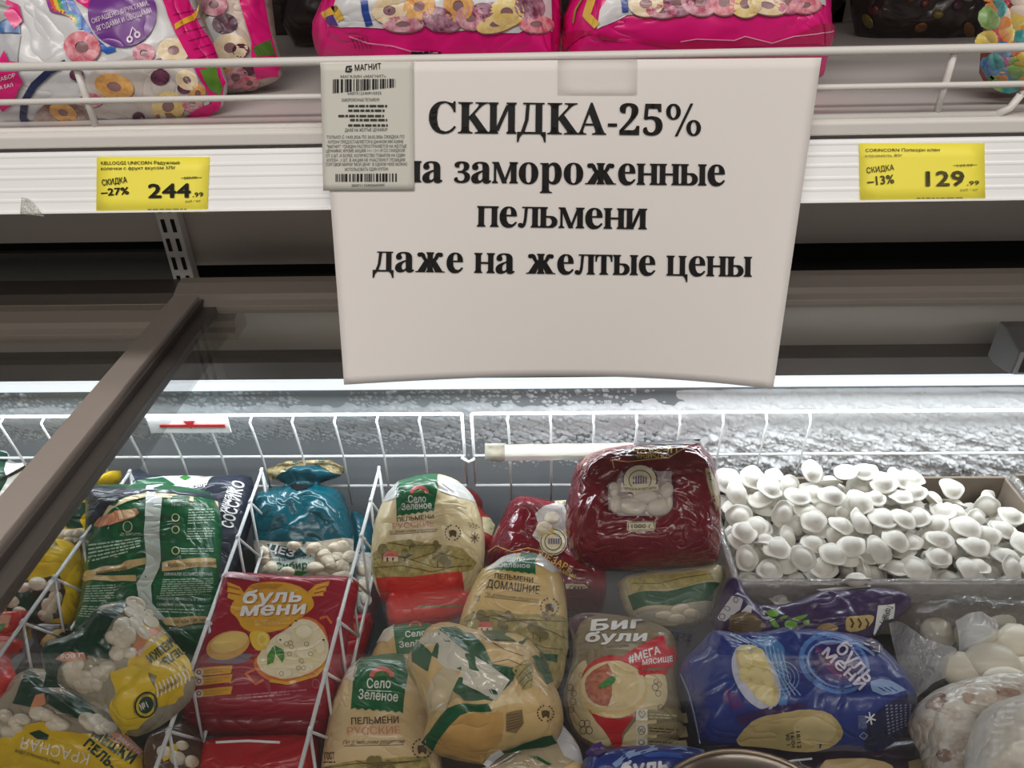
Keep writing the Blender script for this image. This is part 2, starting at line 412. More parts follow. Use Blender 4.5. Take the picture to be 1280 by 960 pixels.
def resample_open(P, s, closed=False):
    if closed: return resample(P,s)
    out=[]
    for a,b in zip(P[:-1],P[1:]):
        n=max(1,int(math.ceil(np.hypot(*(b-a))/s))); out+=[a+(b-a)*k/n for k in range(n)]
    return np.array(out+[P[-1]])
GL = {
  'C': [[[257,-11],[213,-7],[174,3],[137,20],[105,43],[78,71],[56,104],[39,142],[29,184],[26,228],[30,273],[39,314],[56,351],[79,384],[106,412],[139,435],[176,452],[216,462],[259,465],[292,463],[388,435],[402,439],[413,449],[419,465],[437,465],[437,308],[420,308],[403,347],[381,380],[356,407],[328,427],[298,439],[265,443],[198,419],[157,347],[144,226],[159,114],[203,46],[278,24],[305,26],[331,33],[358,45],[383,61],[407,81],[428,106],[447,89],[395,33],[332,0]]],
  'K': [[[16,0],[16,17],[53,24],[63,32],[70,43],[74,59],[75,81],[75,379],[74,398],[70,413],[63,424],[52,432],[17,439],[17,455],[242,455],[242,439],[205,432],[191,422],[183,394],[183,379],[183,234],[321,373],[336,391],[345,406],[349,418],[342,430],[323,436],[291,439],[291,455],[486,455],[486,439],[477,439],[436,430],[392,404],[345,361],[271,285],[463,46],[479,30],[496,21],[519,17],[519,0],[281,0],[281,17],[322,21],[332,29],[334,34],[326,53],[316,66],[199,214],[183,198],[183,81],[184,59],[188,43],[195,32],[205,24],[242,17],[242,0]]],
  'A': [[[-9,0],[-9,18],[4,19],[24,30],[41,55],[49,75],[206,466],[224,465],[384,87],[411,34],[420,25],[430,20],[443,18],[443,0],[229,0],[229,18],[259,21],[277,30],[283,46],[279,66],[253,132],[103,132],[75,48],[80,32],[96,21],[128,18],[128,0]],[[113,161],[242,161],[177,319]]],
  'a': [[[255,-10],[226,-5],[208,10],[200,35],[168,11],[133,-4],[95,-9],[74,-6],[55,0],[40,11],[29,26],[22,43],[20,63],[25,91],[39,115],[63,136],[98,155],[143,173],[199,190],[197,258],[193,272],[187,282],[177,290],[148,296],[123,293],[109,286],[104,274],[122,239],[121,220],[117,210],[110,202],[90,192],[64,192],[54,196],[38,212],[34,223],[35,252],[40,266],[62,290],[77,300],[115,314],[162,318],[205,315],[239,307],[263,292],[280,271],[290,244],[293,210],[293,62],[295,40],[304,34],[320,42],[329,28],[306,7],[281,-6]],[[158,34],[183,47],[199,63],[199,169],[154,151],[127,123],[118,84],[122,56],[133,39]]],
  'o': [[[169,-10],[140,-8],[114,-1],[90,11],[69,27],[52,47],[38,70],[27,96],[21,124],[19,154],[21,184],[27,213],[38,239],[52,262],[69,281],[90,297],[114,309],[140,316],[168,318],[196,316],[222,309],[245,298],[266,282],[283,263],[298,240],[308,214],[315,185],[317,154],[315,123],[308,94],[298,69],[284,46],[266,26],[245,11],[222,-1],[197,-8]],[[169,11],[186,14],[199,24],[209,39],[219,102],[218,206],[214,245],[208,271],[198,286],[185,296],[169,299],[151,296],[138,286],[128,271],[122,245],[118,206],[118,103],[128,39],[138,24],[152,14]]],
  'p': [[[17,-139],[17,-124],[40,-117],[50,-101],[52,-64],[52,243],[50,275],[41,288],[19,295],[19,310],[143,310],[143,263],[166,294],[195,313],[230,319],[253,317],[274,310],[293,298],[309,283],[323,264],[335,241],[343,216],[348,189],[350,160],[348,128],[343,99],[323,48],[308,28],[291,12],[272,0],[250,-8],[227,-10],[196,-5],[170,9],[148,32],[148,-74],[155,-107],[167,-118],[197,-123],[197,-139]],[[195,28],[214,32],[229,42],[239,59],[247,84],[253,154],[247,223],[241,248],[232,265],[218,275],[199,278],[179,273],[162,259],[148,235],[148,69],[160,46],[176,33]]],
  'e': [[[154,-10],[129,-8],[106,-1],[85,10],[66,26],[50,45],[37,69],[27,95],[21,125],[19,157],[21,187],[28,215],[38,240],[51,263],[68,282],[87,298],[109,309],[132,316],[157,318],[193,314],[224,301],[249,280],[268,251],[279,216],[283,166],[117,166],[127,97],[154,56],[199,42],[225,47],[248,62],[270,86],[285,73],[248,27],[205,-1]],[[116,192],[201,192],[201,241],[193,277],[186,288],[175,295],[161,297],[136,286],[121,255]]],
  'two': [[[24,0],[24,69],[123,171],[170,223],[200,266],[218,307],[225,349],[225,395],[220,413],[212,427],[202,437],[189,443],[174,445],[153,442],[137,432],[126,416],[118,393],[112,329],[88,331],[68,336],[50,344],[37,357],[29,374],[26,396],[28,411],[43,441],[55,454],[72,465],[92,474],[116,481],[143,485],[174,486],[220,483],[258,473],[288,456],[310,434],[323,407],[328,375],[324,344],[313,314],[277,262],[214,195],[154,138],[87,74],[244,74],[257,75],[269,79],[288,95],[300,120],[305,141],[345,141],[341,0]]],
  'three': [[[132,-5],[104,-2],[62,13],[46,23],[34,35],[20,60],[21,90],[26,103],[36,113],[61,125],[76,126],[78,100],[86,79],[99,62],[116,50],[135,43],[158,40],[187,44],[211,56],[230,79],[240,115],[241,139],[238,163],[229,184],[214,202],[194,216],[168,224],[137,227],[95,227],[95,269],[140,269],[166,272],[188,281],[204,296],[216,316],[223,340],[225,367],[219,409],[211,424],[200,436],[186,443],[154,444],[142,439],[125,419],[113,375],[111,341],[86,343],[64,348],[47,356],[34,367],[27,382],[24,401],[28,423],[41,444],[62,461],[91,475],[128,483],[173,486],[217,483],[255,474],[286,458],[309,436],[323,409],[328,377],[324,348],[315,323],[298,301],[277,283],[253,267],[225,256],[261,246],[297,228],[326,201],[336,184],[342,163],[345,138],[343,112],[338,90],[318,52],[304,37],[271,15],[230,1],[186,-6]]],
  'five': [[[133,-5],[84,5],[51,24],[40,35],[28,61],[29,89],[33,101],[53,116],[66,120],[81,121],[81,108],[93,71],[111,52],[137,42],[169,41],[195,50],[207,58],[226,83],[236,122],[237,148],[234,178],[226,203],[213,223],[195,236],[173,244],[116,246],[71,235],[40,247],[62,480],[316,480],[319,357],[281,357],[267,399],[254,405],[244,406],[105,406],[94,281],[154,291],[216,287],[258,276],[293,256],[319,228],[335,192],[340,148],[338,120],[333,96],[324,75],[299,40],[265,16],[226,1],[185,-6]]],
}
# ---------------------------------------------------------------- bold serif letters for the paper sign (built from stems, bars and bowls)
def _box(x0,y0,x1,y1): return [(x0,y0),(x1,y0),(x1,y1),(x0,y1)]
def _diag(x0,y0,x1,y1,w): return [(x0-w/2,y0),(x0+w/2,y0),(x1+w/2,y1),(x1-w/2,y1)]
def _circ(cx,cy,r,ry=None): return [(cx+r*math.cos(t*math.pi/9),cy+(ry or r)*math.sin(t*math.pi/9)) for t in range(18)]
def _ser(x,y,w,o,t,up):
    s=1 if up else -1
    return [(x-o,y),(x+w+o,y),(x+w+o,y+s*t),(x+w+4,y+s*(t+16)),(x+w,y+s*(t+34)),(x,y+s*(t+34)),(x-4,y+s*(t+16)),(x-o,y+s*t)]
def _stem(x,y1,w,o=24,t=15,y0=0,top=True,bot=True):
    L=[_box(x,y0,x+w,y1)]
    if bot: L.append(_ser(x,y0,w,o,t,True))
    if top: L.append(_ser(x,y1,w,o,t,False))
    return L
def _bowl(x,cy,rx,ry,ix,iy):
    o=[(x,cy+ry)]+[(x+rx*.45+rx*.55*math.cos(a),cy+ry*math.sin(a)) for a in np.linspace(math.pi/2,-math.pi/2,13)]+[(x,cy-ry)]
    i=[(x,cy-iy)]+[(x+ix*.45+ix*.55*math.cos(a),cy+iy*math.sin(a)) for a in np.linspace(-math.pi/2,math.pi/2,13)]+[(x,cy+iy)]
    return [o+i]
XH,CH=318,455
def _glyphs():
    s,c=78,96; G={}
    G['н']=(_stem(28,XH,s)+_stem(236,XH,s)+[_box(100,145,240,176)],342)
    G['п']=(_stem(28,XH,s)+_stem(236,XH,s)+[_box(60,XH-27,280,XH)],342)
    G['и']=(_stem(28,XH,s)+_stem(236,XH,s)+[_diag(112,26,230,XH-26,42)],342)
    G['м']=(_stem(40,XH,26,30)+_stem(308,XH,s)+[_diag(205,0,72,XH,66),_diag(200,0,322,XH,30)],414)
    G['т']=(_stem(112,XH,s,30,top=False)+[_box(14,XH-24,288,XH),[(14,XH),(14,205),(26,205),(40,270),(70,XH-20)],[(288,XH),(232,XH-20),(262,270),(276,205),(288,205)]],302)
    G['л']=(_stem(230,XH,s)+[_box(70,XH-22,300,XH),[(112,XH-10),(150,XH-10),(128,90),(112,30),(80,-4),(48,-6),(40,20),(84,60),(100,140)],_circ(40,34,35)],334)
    G['д']=([_box(236,0,314,XH),_box(84,XH-20,340,XH),[(120,XH-10),(160,XH-10),(132,120),(92,10),(56,10),(98,120)],_box(14,0,352,28),[(14,26),(14,-98),(26,-98),(44,-40),(80,0)],[(352,26),(352,-98),(340,-98),(322,-40),(286,0)]],366)
    G['ц']=(_stem(28,XH,s,bot=False)+_stem(226,XH,s,bot=False)+[_box(6,0,346,27),[(346,26),(346,-98),(334,-98),(316,-40),(280,0)]],358)
    G['ь']=(_stem(28,XH,s)+_bowl(100,92,186,92,106,64),300)
    G['ы']=(_stem(28,XH,s)+_bowl(100,92,176,92,98,64)+_stem(312,XH,s),420)
    arm=lambda m:[[(m(250),150),(m(236),190),(m(190),225),(m(160),292),(m(120),316),(m(80),300),(m(84),268),(m(112),262),(m(140),215),(m(176),170)],[(m(252),190),(m(170),182),(m(60),20),(m(20),14),(m(20),0),(m(170),0),(m(232),140)],_circ(m(86),278,34)]
    G['ж']=(_stem(222,XH,s,20)+arm(lambda x:x)+arm(lambda x:522-x),522)
    G['И']=(_stem(26,CH,c,26,18)+_stem(314,CH,c,26,18)+[_diag(128,40,308,CH-40,52)],440)
    G['Д']=([_box(308,0,404,CH),_box(110,CH-22,440,CH),[(160,CH-10),(204,CH-10),(186,200),(118,10),(70,10),(140,200)],_box(16,0,462,30),[(16,28),(16,-118),(30,-118),(52,-48),(96,0)],[(462,28),(462,-118),(448,-118),(426,-48),(382,0)]],478)
    G['-']=([_box(24,118,160,166)],184)
    ring=lambda cx,cy,rx,ry,ix,iy:[_circ(cx,cy,rx,ry)+[_circ(cx,cy,rx,ry)[0]]+[_circ(cx,cy,ix,iy)[0]]+_circ(cx,cy,ix,iy)[::-1]]
    G['%']=(ring(130,345,112,118,52,92)+ring(452,112,112,118,52,92)+[_diag(176,-12,420,468,34)],584)
    return G
_SG=_glyphs()
_ALIAS={'С':('C',1,470),'К':('K',1,500),'А':('A',1,455),'а':('a',1,338),'о':('o',1,336),'р':('p',1,372),'е':('e',1,306),'2':('two',.955,372),'5':('five',.955,372),'з':('three',.66,262)}
def serif_text(s):
    VV=[];FF=[];x=0
    for ch in s:
        if ch==' ': x+=170; continue
        if ch in _ALIAS:
            k,sc,adv=_ALIAS[ch]; loops=[[np.array(l,float)*(sc*(1.12 if k=='three' else 1),sc) for l in GL[k]]]
        else:
            g,adv=_SG[ch]; loops=[[np.array(l,float)] for l in g]
        for grp in loops:
            pts=np.vstack(grp); ed=[];o=0
            for l in grp:
                n=len(l); ed+=[(o+i,o+(i+1)%n) for i in range(n)]; o+=n
            r=delaunay_2d_cdt([Vector(p) for p in pts.tolist()],ed,[],0,1e-5)
            V=np.array([tuple(v) for v in r[0]]); F=[tuple(f) for f in r[2]]; C=np.array([V[list(f)].mean(0) for f in F])
            ins=np.zeros(len(C),bool)
            for l in grp: ins^=pdist(C,l)[1]
            n=len(VV); VV+=(V+(x,0)).tolist(); FF+=[tuple(i+n for i in f) for f,k in zip(F,ins) if k]
        x+=adv
    n=len(VV); V=np.array(VV); V=np.vstack([V,V+(6,0),V-(6,0)]); FF=FF+[tuple(i+n for i in f) for f in FF]+[tuple(i+2*n for i in f) for f in FF]
    V[:,0]-=V[:,0].min(); V[:,0]/=V[:,0].max(); V[:,1]/=CH
    return V,FF

# ---------------------------------------------------------------- gondola above the freezer
zr=lambda z: CAMZ+z
WHITE=plain('white_powder_coat',(226,222,217),.45,bump=.05,bscale=600)
RAIL=plain('white_plastic_rail',(246,246,246),.3)
PANEL=plain('grey_steel_panel',(204,194,184),.55,var=.08,vscale=6)
DARK=plain('dark_recess',(62,58,55),.8,var=.25,vscale=8)
def struct(o): o['kind']='structure'; return o
xup=atY(222,300,.90)[0]
def zpx(x,y,Y): return atY(x,y,Y)[2]
m=MB(); m.box((-1.3,.905,zpx(100,303,.905)),(xup-.012,.915,zr(.62))); struct(m.build('wall_back',PANEL))
m=MB(); m.box((xup+.012,.905,zpx(300,331,.905)),(.17,.915,zr(.62))); struct(m.build('wall_back',PANEL))
m=MB(); m.box((.171,.905,zpx(1100,303,.905)),(1.4,.915,zr(.62))); struct(m.build('wall_back',PANEL))
m=MB(); m.box((-1.3,.935,zr(-.50)),(xup-.02,.945,zpx(100,316,.935))); struct(m.build('wall_back',plain('grey_lower_panel',(112,110,106),.6)))
m=MB(); m.box((-1.6,1.10,zr(-.7)),(1.7,1.12,zr(.65))); struct(m.build('wall_rear',DARK))
# slotted upright
up=empty('shelf_upright',(xup,.895,zr(-.2)),'white slotted steel upright behind the shelf edge','upright')
m=MB(); w=.0135; z=-.55; sp=.025
holes=[]
while z<.6:
    for sx in (-.006,.006): holes.append((sx,z))
    z+=sp
zz=-.47
m.box((xup-w,.888,zr(-.56)),(xup+w,.9045,zr(.60))); m.build('post',WHITE,up,bevel=.001)
m=MB()
for sx,z in holes[:60]: m.box((xup+sx-.0022,.8868,zr(z)),(xup+sx+.0022,.8884,zr(z+.0165)))
m.build('slot',plain('slot_black',(12,11,11),.8),up)
# shelf: deck, front lip, price rail
sh=empty('display_shelf',(0,.70,zr(-.135)),'long white steel shelf holding cereal bags above the freezer','shelf')
m=MB(); m.prism_x([(.5035,zr(-.128)),(.90,zr(-.128)),(.90,zr(-.132)),(.507,zr(-.132)),(.507,zr(-.16)),(.5035,zr(-.16))],-1.2,1.3); m.build('deck',plain('white_shelf_deck',(208,202,200),.4,bump=.03),sh)
LT=atY(0,171,.4945)[2]; LB_=atY(0,187,.4945)[2]
m=MB(); m.prism_x([(.5035,LT+.001),(.497,LT+.001),(.4945,LT-.0005),(.4945,LB_),(.5035,LB_)],-1.2,1.3); m.build('front_lip',WHITE,sh,bevel=.001)
RA=np.array([.4965,atY(0,191,.4965)[2]-CAMZ]); RB=np.array([.4825,atY(0,268,.4825)[2]-CAMZ])   # rail face, top and bottom (Y,z)
prof=[]
nrm=np.array([RB[1]-RA[1],RA[0]-RB[0]]); nrm=nrm/np.hypot(*nrm)
for k in range(41):
    f=k/40; p=RA+(RB-RA)*f; b=.00035 if k in (2,3,9,10,16,17,24,25,31,32) else (.0018 if k>38 else 0)
    prof.append(tuple(p+nrm*b+np.array([0,CAMZ])))
prof+= [tuple(RB-nrm*.004+np.array([0,CAMZ])),tuple(RA-nrm*.004+np.array([0,CAMZ]))]
m=MB(); m.prism_x(prof,-1.2,1.3); m.build('price_rail',RAIL,sh)
# wire guard along the shelf edge
g=empty('wire_guard',(0,.4975,zr(-.1)),'white wire guard rail along the front of the cereal shelf','guard rail')
zt=atY(0,83,.4975)[2]-.0005; zm=atY(0,128,.4995)[2]; zb=atY(0,165,.5005)[2]
xe=atY(1242,148,.5005)[0]
m=MB(); m.tube([(-1.2,.4975,zt),(1.3,.4975,zt)],.0026,10); m.tube([(-1.2,.4995,zm),(1.3,.4995,zm)],.0019); m.build('rail_wire',WHITE,g,True)
m=MB(); m.tube([(-1.2,.5005,zb),(xe,.5005,zb)],.0024); m.tube([(xe+.012,.5005,zb+.012),(xe+.03,.5005,zm)],.0022); m.tube([(xe,.5005,zb),(xe+.008,.5005,zb+.004),(xe+.012,.5005,zb+.012)],.0024); m.build('bottom_wire',WHITE,g,True)
for px in (30,72,1180):
    x=atY(px+33 if px>0 else px,120,.499)[0] if px!=1180 else atY(1184,104,.499)[0]
    if px==30: x-=.36
    m=MB(); m.tube([(x,.500,zt+.0015),(x,.502,zb)],.0022); m.build('upright_wire',WHITE,g,True)
# unseen shelf added over the bay to keep the goods in shade
u=empty('upper_shelf',(0,.70,zr(.18)),'white shelf above the cereal bags','shelf')
m=MB(); m.box((-1.2,.49,zr(.17)),(1.3,.9,zr(.185))); m.build('deck',WHITE,u)
m=MB(); m.box((-1.2,.48,zr(.14)),(1.3,.4895,zr(.187))); m.build('front_lip',WHITE,u)

# ---------------------------------------------------------------- chest freezer
STEEL=plain('brushed_steel',(150,146,141),.38,.85,bump=.03,bscale=900)
ALU=plain('anodised_aluminium',(176,166,156),.42,.2,bump=.02,bscale=900)
GREY=plain('grey_inner_liner',(214,208,198),.5,bump=.03)
COLD=plain('cold_grey_liner',(146,152,156),.6,0)
fz=empty('chest_freezer',(0,.5,zr(-1.40)),'chest freezer with lit frosty inside under the shelf','freezer')
m=MB(); m.prism_x([(.885,zr(-.412)),(.845,zr(-.412)),(.842,zr(-.425)),(.866,zr(-.435)),(.885,zr(-.435))],-1.5,1.6); m.build('back_rim',plain('dark_aluminium',(120,112,106),.4,.6),fz)
zl=zpx(300,474,.845); zh=zpx(300,449,.845)
m=MB(); m.box((-1.5,.868,zr(-.60)),(1.6,.886,zr(-.436))); m.build('upper_panel',GREY,fz)
m=MB(); m.prism_x([(.868,zh),(.848,zh),(.842,zh-.004),(.842,zl+.001),(.868,zl+.001)],-1.5,1.6); m.build('light_housing',plain('grey_light_housing',(112,106,102),.5),fz)
m=MB(); m.prism_x([(.868,zl),(.846,zl),(.841,zl-.003),(.841,zl-.0155),(.846,zl-.018),(.868,zl-.018)],-1.5,1.6); m.build('light_strip',plain('lit_diffuser',(240,248,255),.5,emit=1.4),fz)
m=MB(); m.prism_x([(.868,zl-.018),(.850,zl-.018),(.8475,zl-.0205),(.850,zl-.055),(.856,zr(-1.15)),(.90,zr(-1.15)),(.90,zl-.018)],-1.5,1.6); m.build('inner_wall',COLD,fz)
m=MB(); m.box((-1.5,.04,zr(-1.20)),(1.6,.90,zr(-1.15))); m.build('inner_floor',COLD,fz)
m=MB(); m.box((-1.5,.02,zr(-1.40)),(1.6,.06,zr(-.45))); m.build('front_wall',WHITE,fz)
m=MB(); m.box((-1.5,.06,zr(-1.40)),(1.6,.90,zr(-1.20))); m.build('plinth',WHITE,fz)
# sliding lids
GLASS=clear('lid_glass',(220,230,228),.004,.0,.015,0,through=.87)
def lid(name,label,x0,x1,zc,bars,yfar=.80):
    t=empty(name,((x0+x1)/2,.45,zr(zc)),label,'freezer lid')
    m=MB(); m.box((x0+.02,.08,zr(zc)-.002),(x1-.01,yfar-.012,zr(zc)+.002)); m.build('glass_pane',GLASS,t)
    m=MB(); m.prism_x([(yfar-.018,zr(zc)-.006),(yfar-.018,zr(zc)+.004),(yfar-.012,zr(zc)+.008),(yfar-.012,zr(zc)+.016),(yfar+.006,zr(zc)+.022),(yfar+.02,zr(zc)+.022),(yfar+.02,zr(zc)-.006)],x0,x1); m.build('back_frame',ALU,t)
    m=MB(); m.prism_x([(.05,zr(zc)-.006),(.09,zr(zc)-.006),(.09,zr(zc)+.006),(.05,zr(zc)+.012)],x0,x1); m.build('front_frame',ALU,t)
    for b in bars:
        m=MB(); m.box((b,.06,zr(zc)-.006),(b+.0285,yfar-.001,zr(zc)+.0155)); m.build('side_frame',plain('warm_aluminium',(196,184,176),.45,.15,bump=.02,bscale=900),t,bevel=.0012)
        m=MB(); m.box((b+.0305,.06,zr(zc)-.010),(b+.0335,yfar-.012,zr(zc)+.010)); m.box((b+.0275,.06,zr(zc)-.008),(b+.0485,yfar-.014,zr(zc)+.0024)); m.build('inner_flange',plain('dark_flange',(104,98,94),.4,.3),t,bevel=.0008)
    return t
lid('glass_lid','sliding glass freezer lid with diagonal metal side frame, over most packets',-.412,1.2,-.402,[-.412])
lid('glass_lid','lower sliding glass freezer lid tucked beneath the diagonal metal frame',-1.35,-.345,-.432,[-1.35],.79)
# grey box on the rim at the right
bx=empty('thermometer_box',atY(1268,440,.81),'grey box with a framed display on the freezer rim','thermometer')
XB=atY(1262,468,.765)[0]; ZB0=atY(1262,468,.765)[2]; ZB1=atY(1264,439,.765)[2]; ZB2=atY(1241,409,.80)[2]
m=MB(); m.prism_x([(.765,ZB0),(.765,ZB1),(.80,ZB2),(.815,ZB2),(.815,ZB0-.004),(.80,ZB0-.006)],XB,XB+.10); m.build('housing',plain('grey_plastic_case',(140,140,144),.45),bx,bevel=.0015)
m=MB(); m.box((XB+.003,.7632,ZB0+.001),(XB+.094,.766,ZB1-.0015)); m.build('display_frame',plain('white_label',(225,225,228),.4),bx)
m=MB(); m.box((XB+.007,.7625,ZB0+.004),(XB+.090,.7635,ZB1-.0045)); m.build('display',plain('dark_display',(60,62,64),.2),bx)

# ---------------------------------------------------------------- frost
nx,nz=1060,150
gx,gz=np.meshgrid(np.linspace(-.80,1.1,nx),np.linspace(0,1,nz))
ztop=zl-.0205-CAMZ; zz=ztop-(ztop+.80)*gz
sm=lambda a,b,x: np.clip((x-a)/(b-a),0,1)**2*(3-2*np.clip((x-a)/(b-a),0,1))
rx=sm(.10,.36,gx)                     # heavy snow towards the right
rx=np.clip(rx*1.7-.7*vnoise(gx*45,zz*60,17)*(rx<.98),0,1)
rag=.012*vnoise(gx*60,zz*0+3,4)+.006*vnoise(gx*170,zz*0+9,5)
low=sm(.0,.012,(-.575-rag*.9)-zz)     # crust begins below a ragged line
wx=gx+.004*(vnoise(gx*90,zz*90,21)-.5); wz=zz+.004*(vnoise(gx*90+5,zz*90,22)-.5)
L1=Surf.lumps(wx,wz,.0085,3,.24); L2=Surf.lumps(wx+.3,wz+.2,.0045,8,.22); L3=Surf.lumps(wx+.7,wz,.021,5); L4=Surf.lumps(wx+.15,wz+.4,.0125,11,.26)
crust=(.0014+.0030*sm(-.35,.0,gx))*np.maximum(L1,.8*L4)*(.4+.9*vnoise(gx*40,zz*40,31))+.0016*L2+.0005
snow=.0058*np.maximum(L1,L4)*(.5+.9*vnoise(gx*38,zz*38,33))+.0034*L2+.010*L3*vnoise(gx*25,zz*25,35)+.004
def drops(u,v,size,seed,prob):
    gx_=u/size; gy_=v/size; xi=np.floor(gx_).astype(int); yi=np.floor(gy_).astype(int); best=np.zeros_like(u)
    for dx in (-1,0,1):
        for dy in (-1,0,1):
            cx=xi+dx; cy=yi+dy; h=(np.sin(cx*127.1+cy*311.7+seed)*43758.5453)%1; h2=(np.sin(cx*269.5+cy*183.3+seed)*43758.5453)%1; h3=(np.sin(cx*419.2+cy*371.9+seed)*43758.5453)%1
            R_=(.16+.34*h3*h3); rr=((gx_-cx-.25-.5*h2)**2+((gy_-cy-.25-.5*h)*1.25)**2)/R_**2; best=np.maximum(best,np.where((h*7.3+h2*3.1)%1<prob,np.sqrt(np.clip(1-rr,0,1))*R_,0))
    return best*size
clus=vnoise(gx*14,zz*20,7)
drop=.85*np.maximum(drops(gx,zz,.009,1,.75)*(clus>.42),drops(gx,zz,.0055,2,.5)*(clus>.36))
hh=drop*(1-low)*(1-sm(.02,.2,gx))+low*crust*(1-rx)+rx*snow*(.55+.45*sm(.0,.03,-.60-zz))*(sm(0,.006,-zz+ztop-.002))
hh=hh-.0004
yy=.8475+.06*np.clip((ztop-zz)/1.0,0,1)-hh
V=np.stack([gx.ravel(),yy.ravel(),(zz+CAMZ).ravel()],1)
F=[(j*nx+i,(j+1)*nx+i,(j+1)*nx+i+1,j*nx+i+1) for j in range(nz-1) for i in range(nx-1) if max(hh[j,i],hh[j+1,i],hh[j,i+1],hh[j+1,i+1])>-.00035]
fm,N_,L_,b_=nmat('frost_ice'); b_.inputs['Roughness'].default_value=.45; b_.inputs['Subsurface Weight'].default_value=.6; b_.inputs['Subsurface Radius'].default_value=(1,1,1); b_.inputs['Subsurface Scale'].default_value=.006
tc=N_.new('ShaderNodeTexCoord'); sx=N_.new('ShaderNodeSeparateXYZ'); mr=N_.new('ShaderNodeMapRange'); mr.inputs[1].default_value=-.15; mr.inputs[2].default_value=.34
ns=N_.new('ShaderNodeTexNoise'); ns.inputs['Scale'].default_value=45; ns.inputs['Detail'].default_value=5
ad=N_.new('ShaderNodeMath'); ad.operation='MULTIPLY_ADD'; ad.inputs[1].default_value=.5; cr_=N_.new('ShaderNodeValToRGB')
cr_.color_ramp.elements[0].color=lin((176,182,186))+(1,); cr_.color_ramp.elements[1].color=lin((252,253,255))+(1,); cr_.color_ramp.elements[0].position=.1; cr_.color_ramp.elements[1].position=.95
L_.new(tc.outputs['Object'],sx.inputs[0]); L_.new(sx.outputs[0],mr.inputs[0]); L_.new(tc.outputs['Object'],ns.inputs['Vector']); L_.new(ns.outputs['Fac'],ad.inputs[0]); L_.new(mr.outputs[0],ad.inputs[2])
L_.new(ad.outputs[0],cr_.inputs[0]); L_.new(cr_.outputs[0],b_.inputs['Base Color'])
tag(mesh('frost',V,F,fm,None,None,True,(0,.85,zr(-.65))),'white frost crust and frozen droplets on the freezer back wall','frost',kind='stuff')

# ---------------------------------------------------------------- wire baskets and dividers
YB=.80
BW=plain('white_coated_wire',(228,230,230),.35)
def basket(label,x0,x1,xs,hook):
    t=empty('basket_wall',((x0+x1)/2,YB,zr(-.63)),label,'wire basket wall')
    z1=atY(300,519,YB)[2]; z2=atY(300,571,YB)[2]; z3=atY(520,607,YB)[2]
    m=MB()
    for z,r in ((z1,.0024),(z2,.0019),(z3,.0019)): m.tube([(x0,YB,z),(x1,YB,z)],r)
    m.tube([(x0,YB,z1),(x0,YB+.002,z3)],.002); m.tube([(x1,YB,z1),(x1,YB+.002,z3)],.002); m.build('frame_wire',BW,t,True)
    for x in xs:
        m=MB(); m.tube([(x,YB-.001,z1),(x-.001,YB-.010,z1-.004),(x,YB-.011,z1-.012),(x+.001,YB-.0035,z2),(x+.001,YB-.003,z3-.03)],.0015); m.build('upright_wire',BW,t,True)
    m=MB(); m.tube([(x1-.004,YB-.004,z2),(x1+.006,YB-.010,z2-.003),(x1+.014,YB-.006,z2)],.0022); m.build('hook',BW,t,True)
sp=atY(528,540,YB)[0]-atY(476,540,YB)[0]
xb=atY(577,514,YB)[0]; xc=atY(589,514,YB)[0]
basket('white wire basket back wall behind the green and teal packets',-.80,xb,[atY(528,540,YB)[0]-sp*k for k in range(0,12)],True)
basket('white wire basket back wall that disappears into the heavy frost',xc,.78,[atY(636,540,YB)[0]+sp*k for k in range(0,8)],False)
def divider(label,xn,xf,y0,y1,n=9,lean=.022):
    t=empty('wire_divider',((xn+xf)/2,(y0+y1)/2,zr(-.63)),label,'wire divider','wire dividers between the packet rows')
    A=lambda f:(xf+(xn-xf)*f,y1+(y0-y1)*f,zr(-.632)); B=lambda f:(xf+(xn-xf)*f+lean*.3,y1+(y0-y1)*f,zr(-.695))
    m=MB(); m.tube([A(0),A(1)],.0021)
    for k in range(n): p=A(k/n); m.box((p[0]-.0016,p[1]-.003,p[2]-.001),(p[0]+.0016,p[1]+.003,p[2]+.0032))
    m.build('top_wire',BW,t,True)
    m=MB(); m.tube([B(0),B(1)],.0019); m.build('lower_wire',BW,t,True)
    m=MB()
    for k in range(n): m.tube([A(k/n),B((k+.5)/n)],.0015,6); m.tube([B((k+.5)/n),A((k+1)/n)],.0015,6)
    m.tube([A(0),(A(0)[0],A(0)[1]+.004,zr(-.70))],.0019); m.build('zigzag_wire',BW,t,True)
divider('white wire divider between yellow packets and the green dumpling bag',-.538,-.527,.22,.768)
divider('white wire divider between the green dumpling bag and the maroon flat pack',-.318,-.354,.22,.770)
divider('white wire divider between the maroon flat pack and the beige bags',-.203,-.201,.22,.772)
# load limit plate on the basket
P=[atY(*p,YB-.013) for p in ((181.5,521.7),(284,521.7),(288,540.5),(186.5,541))]
lp=empty('load_limit_plate',P[0],'small silver plate with red load line arrow on basket wire','plate')
x0=P[0][0]+.001; x1=P[1][0]; zt_=P[0][2]; zb_=P[3][2]
m=MB(); m.box((x0,YB-.0135,zb_),(x1,YB-.012,zt_)); m.build('plate',plain('silver_plate',(238,238,238),.5,0),lp)
zm_=(zt_+zb_)/2-.001; w=x1-x0
m=MB(); m.box((x0+w*.14,YB-.0142,zm_-.002),(x1-w*.05,YB-.0134,zm_+.002)); xc_=x0+w*.52
m.add([(xc_-.0075,YB-.0145,zm_+.008),(xc_,YB-.0145,zm_-.004),(xc_+.0075,YB-.0145,zm_+.008),(xc_-.0075,YB-.0133,zm_+.008),(xc_,YB-.0133,zm_-.004),(xc_+.0075,YB-.0133,zm_+.008)],[(0,1,2),(5,4,3),(0,3,4,1),(1,4,5,2),(2,5,3,0)])
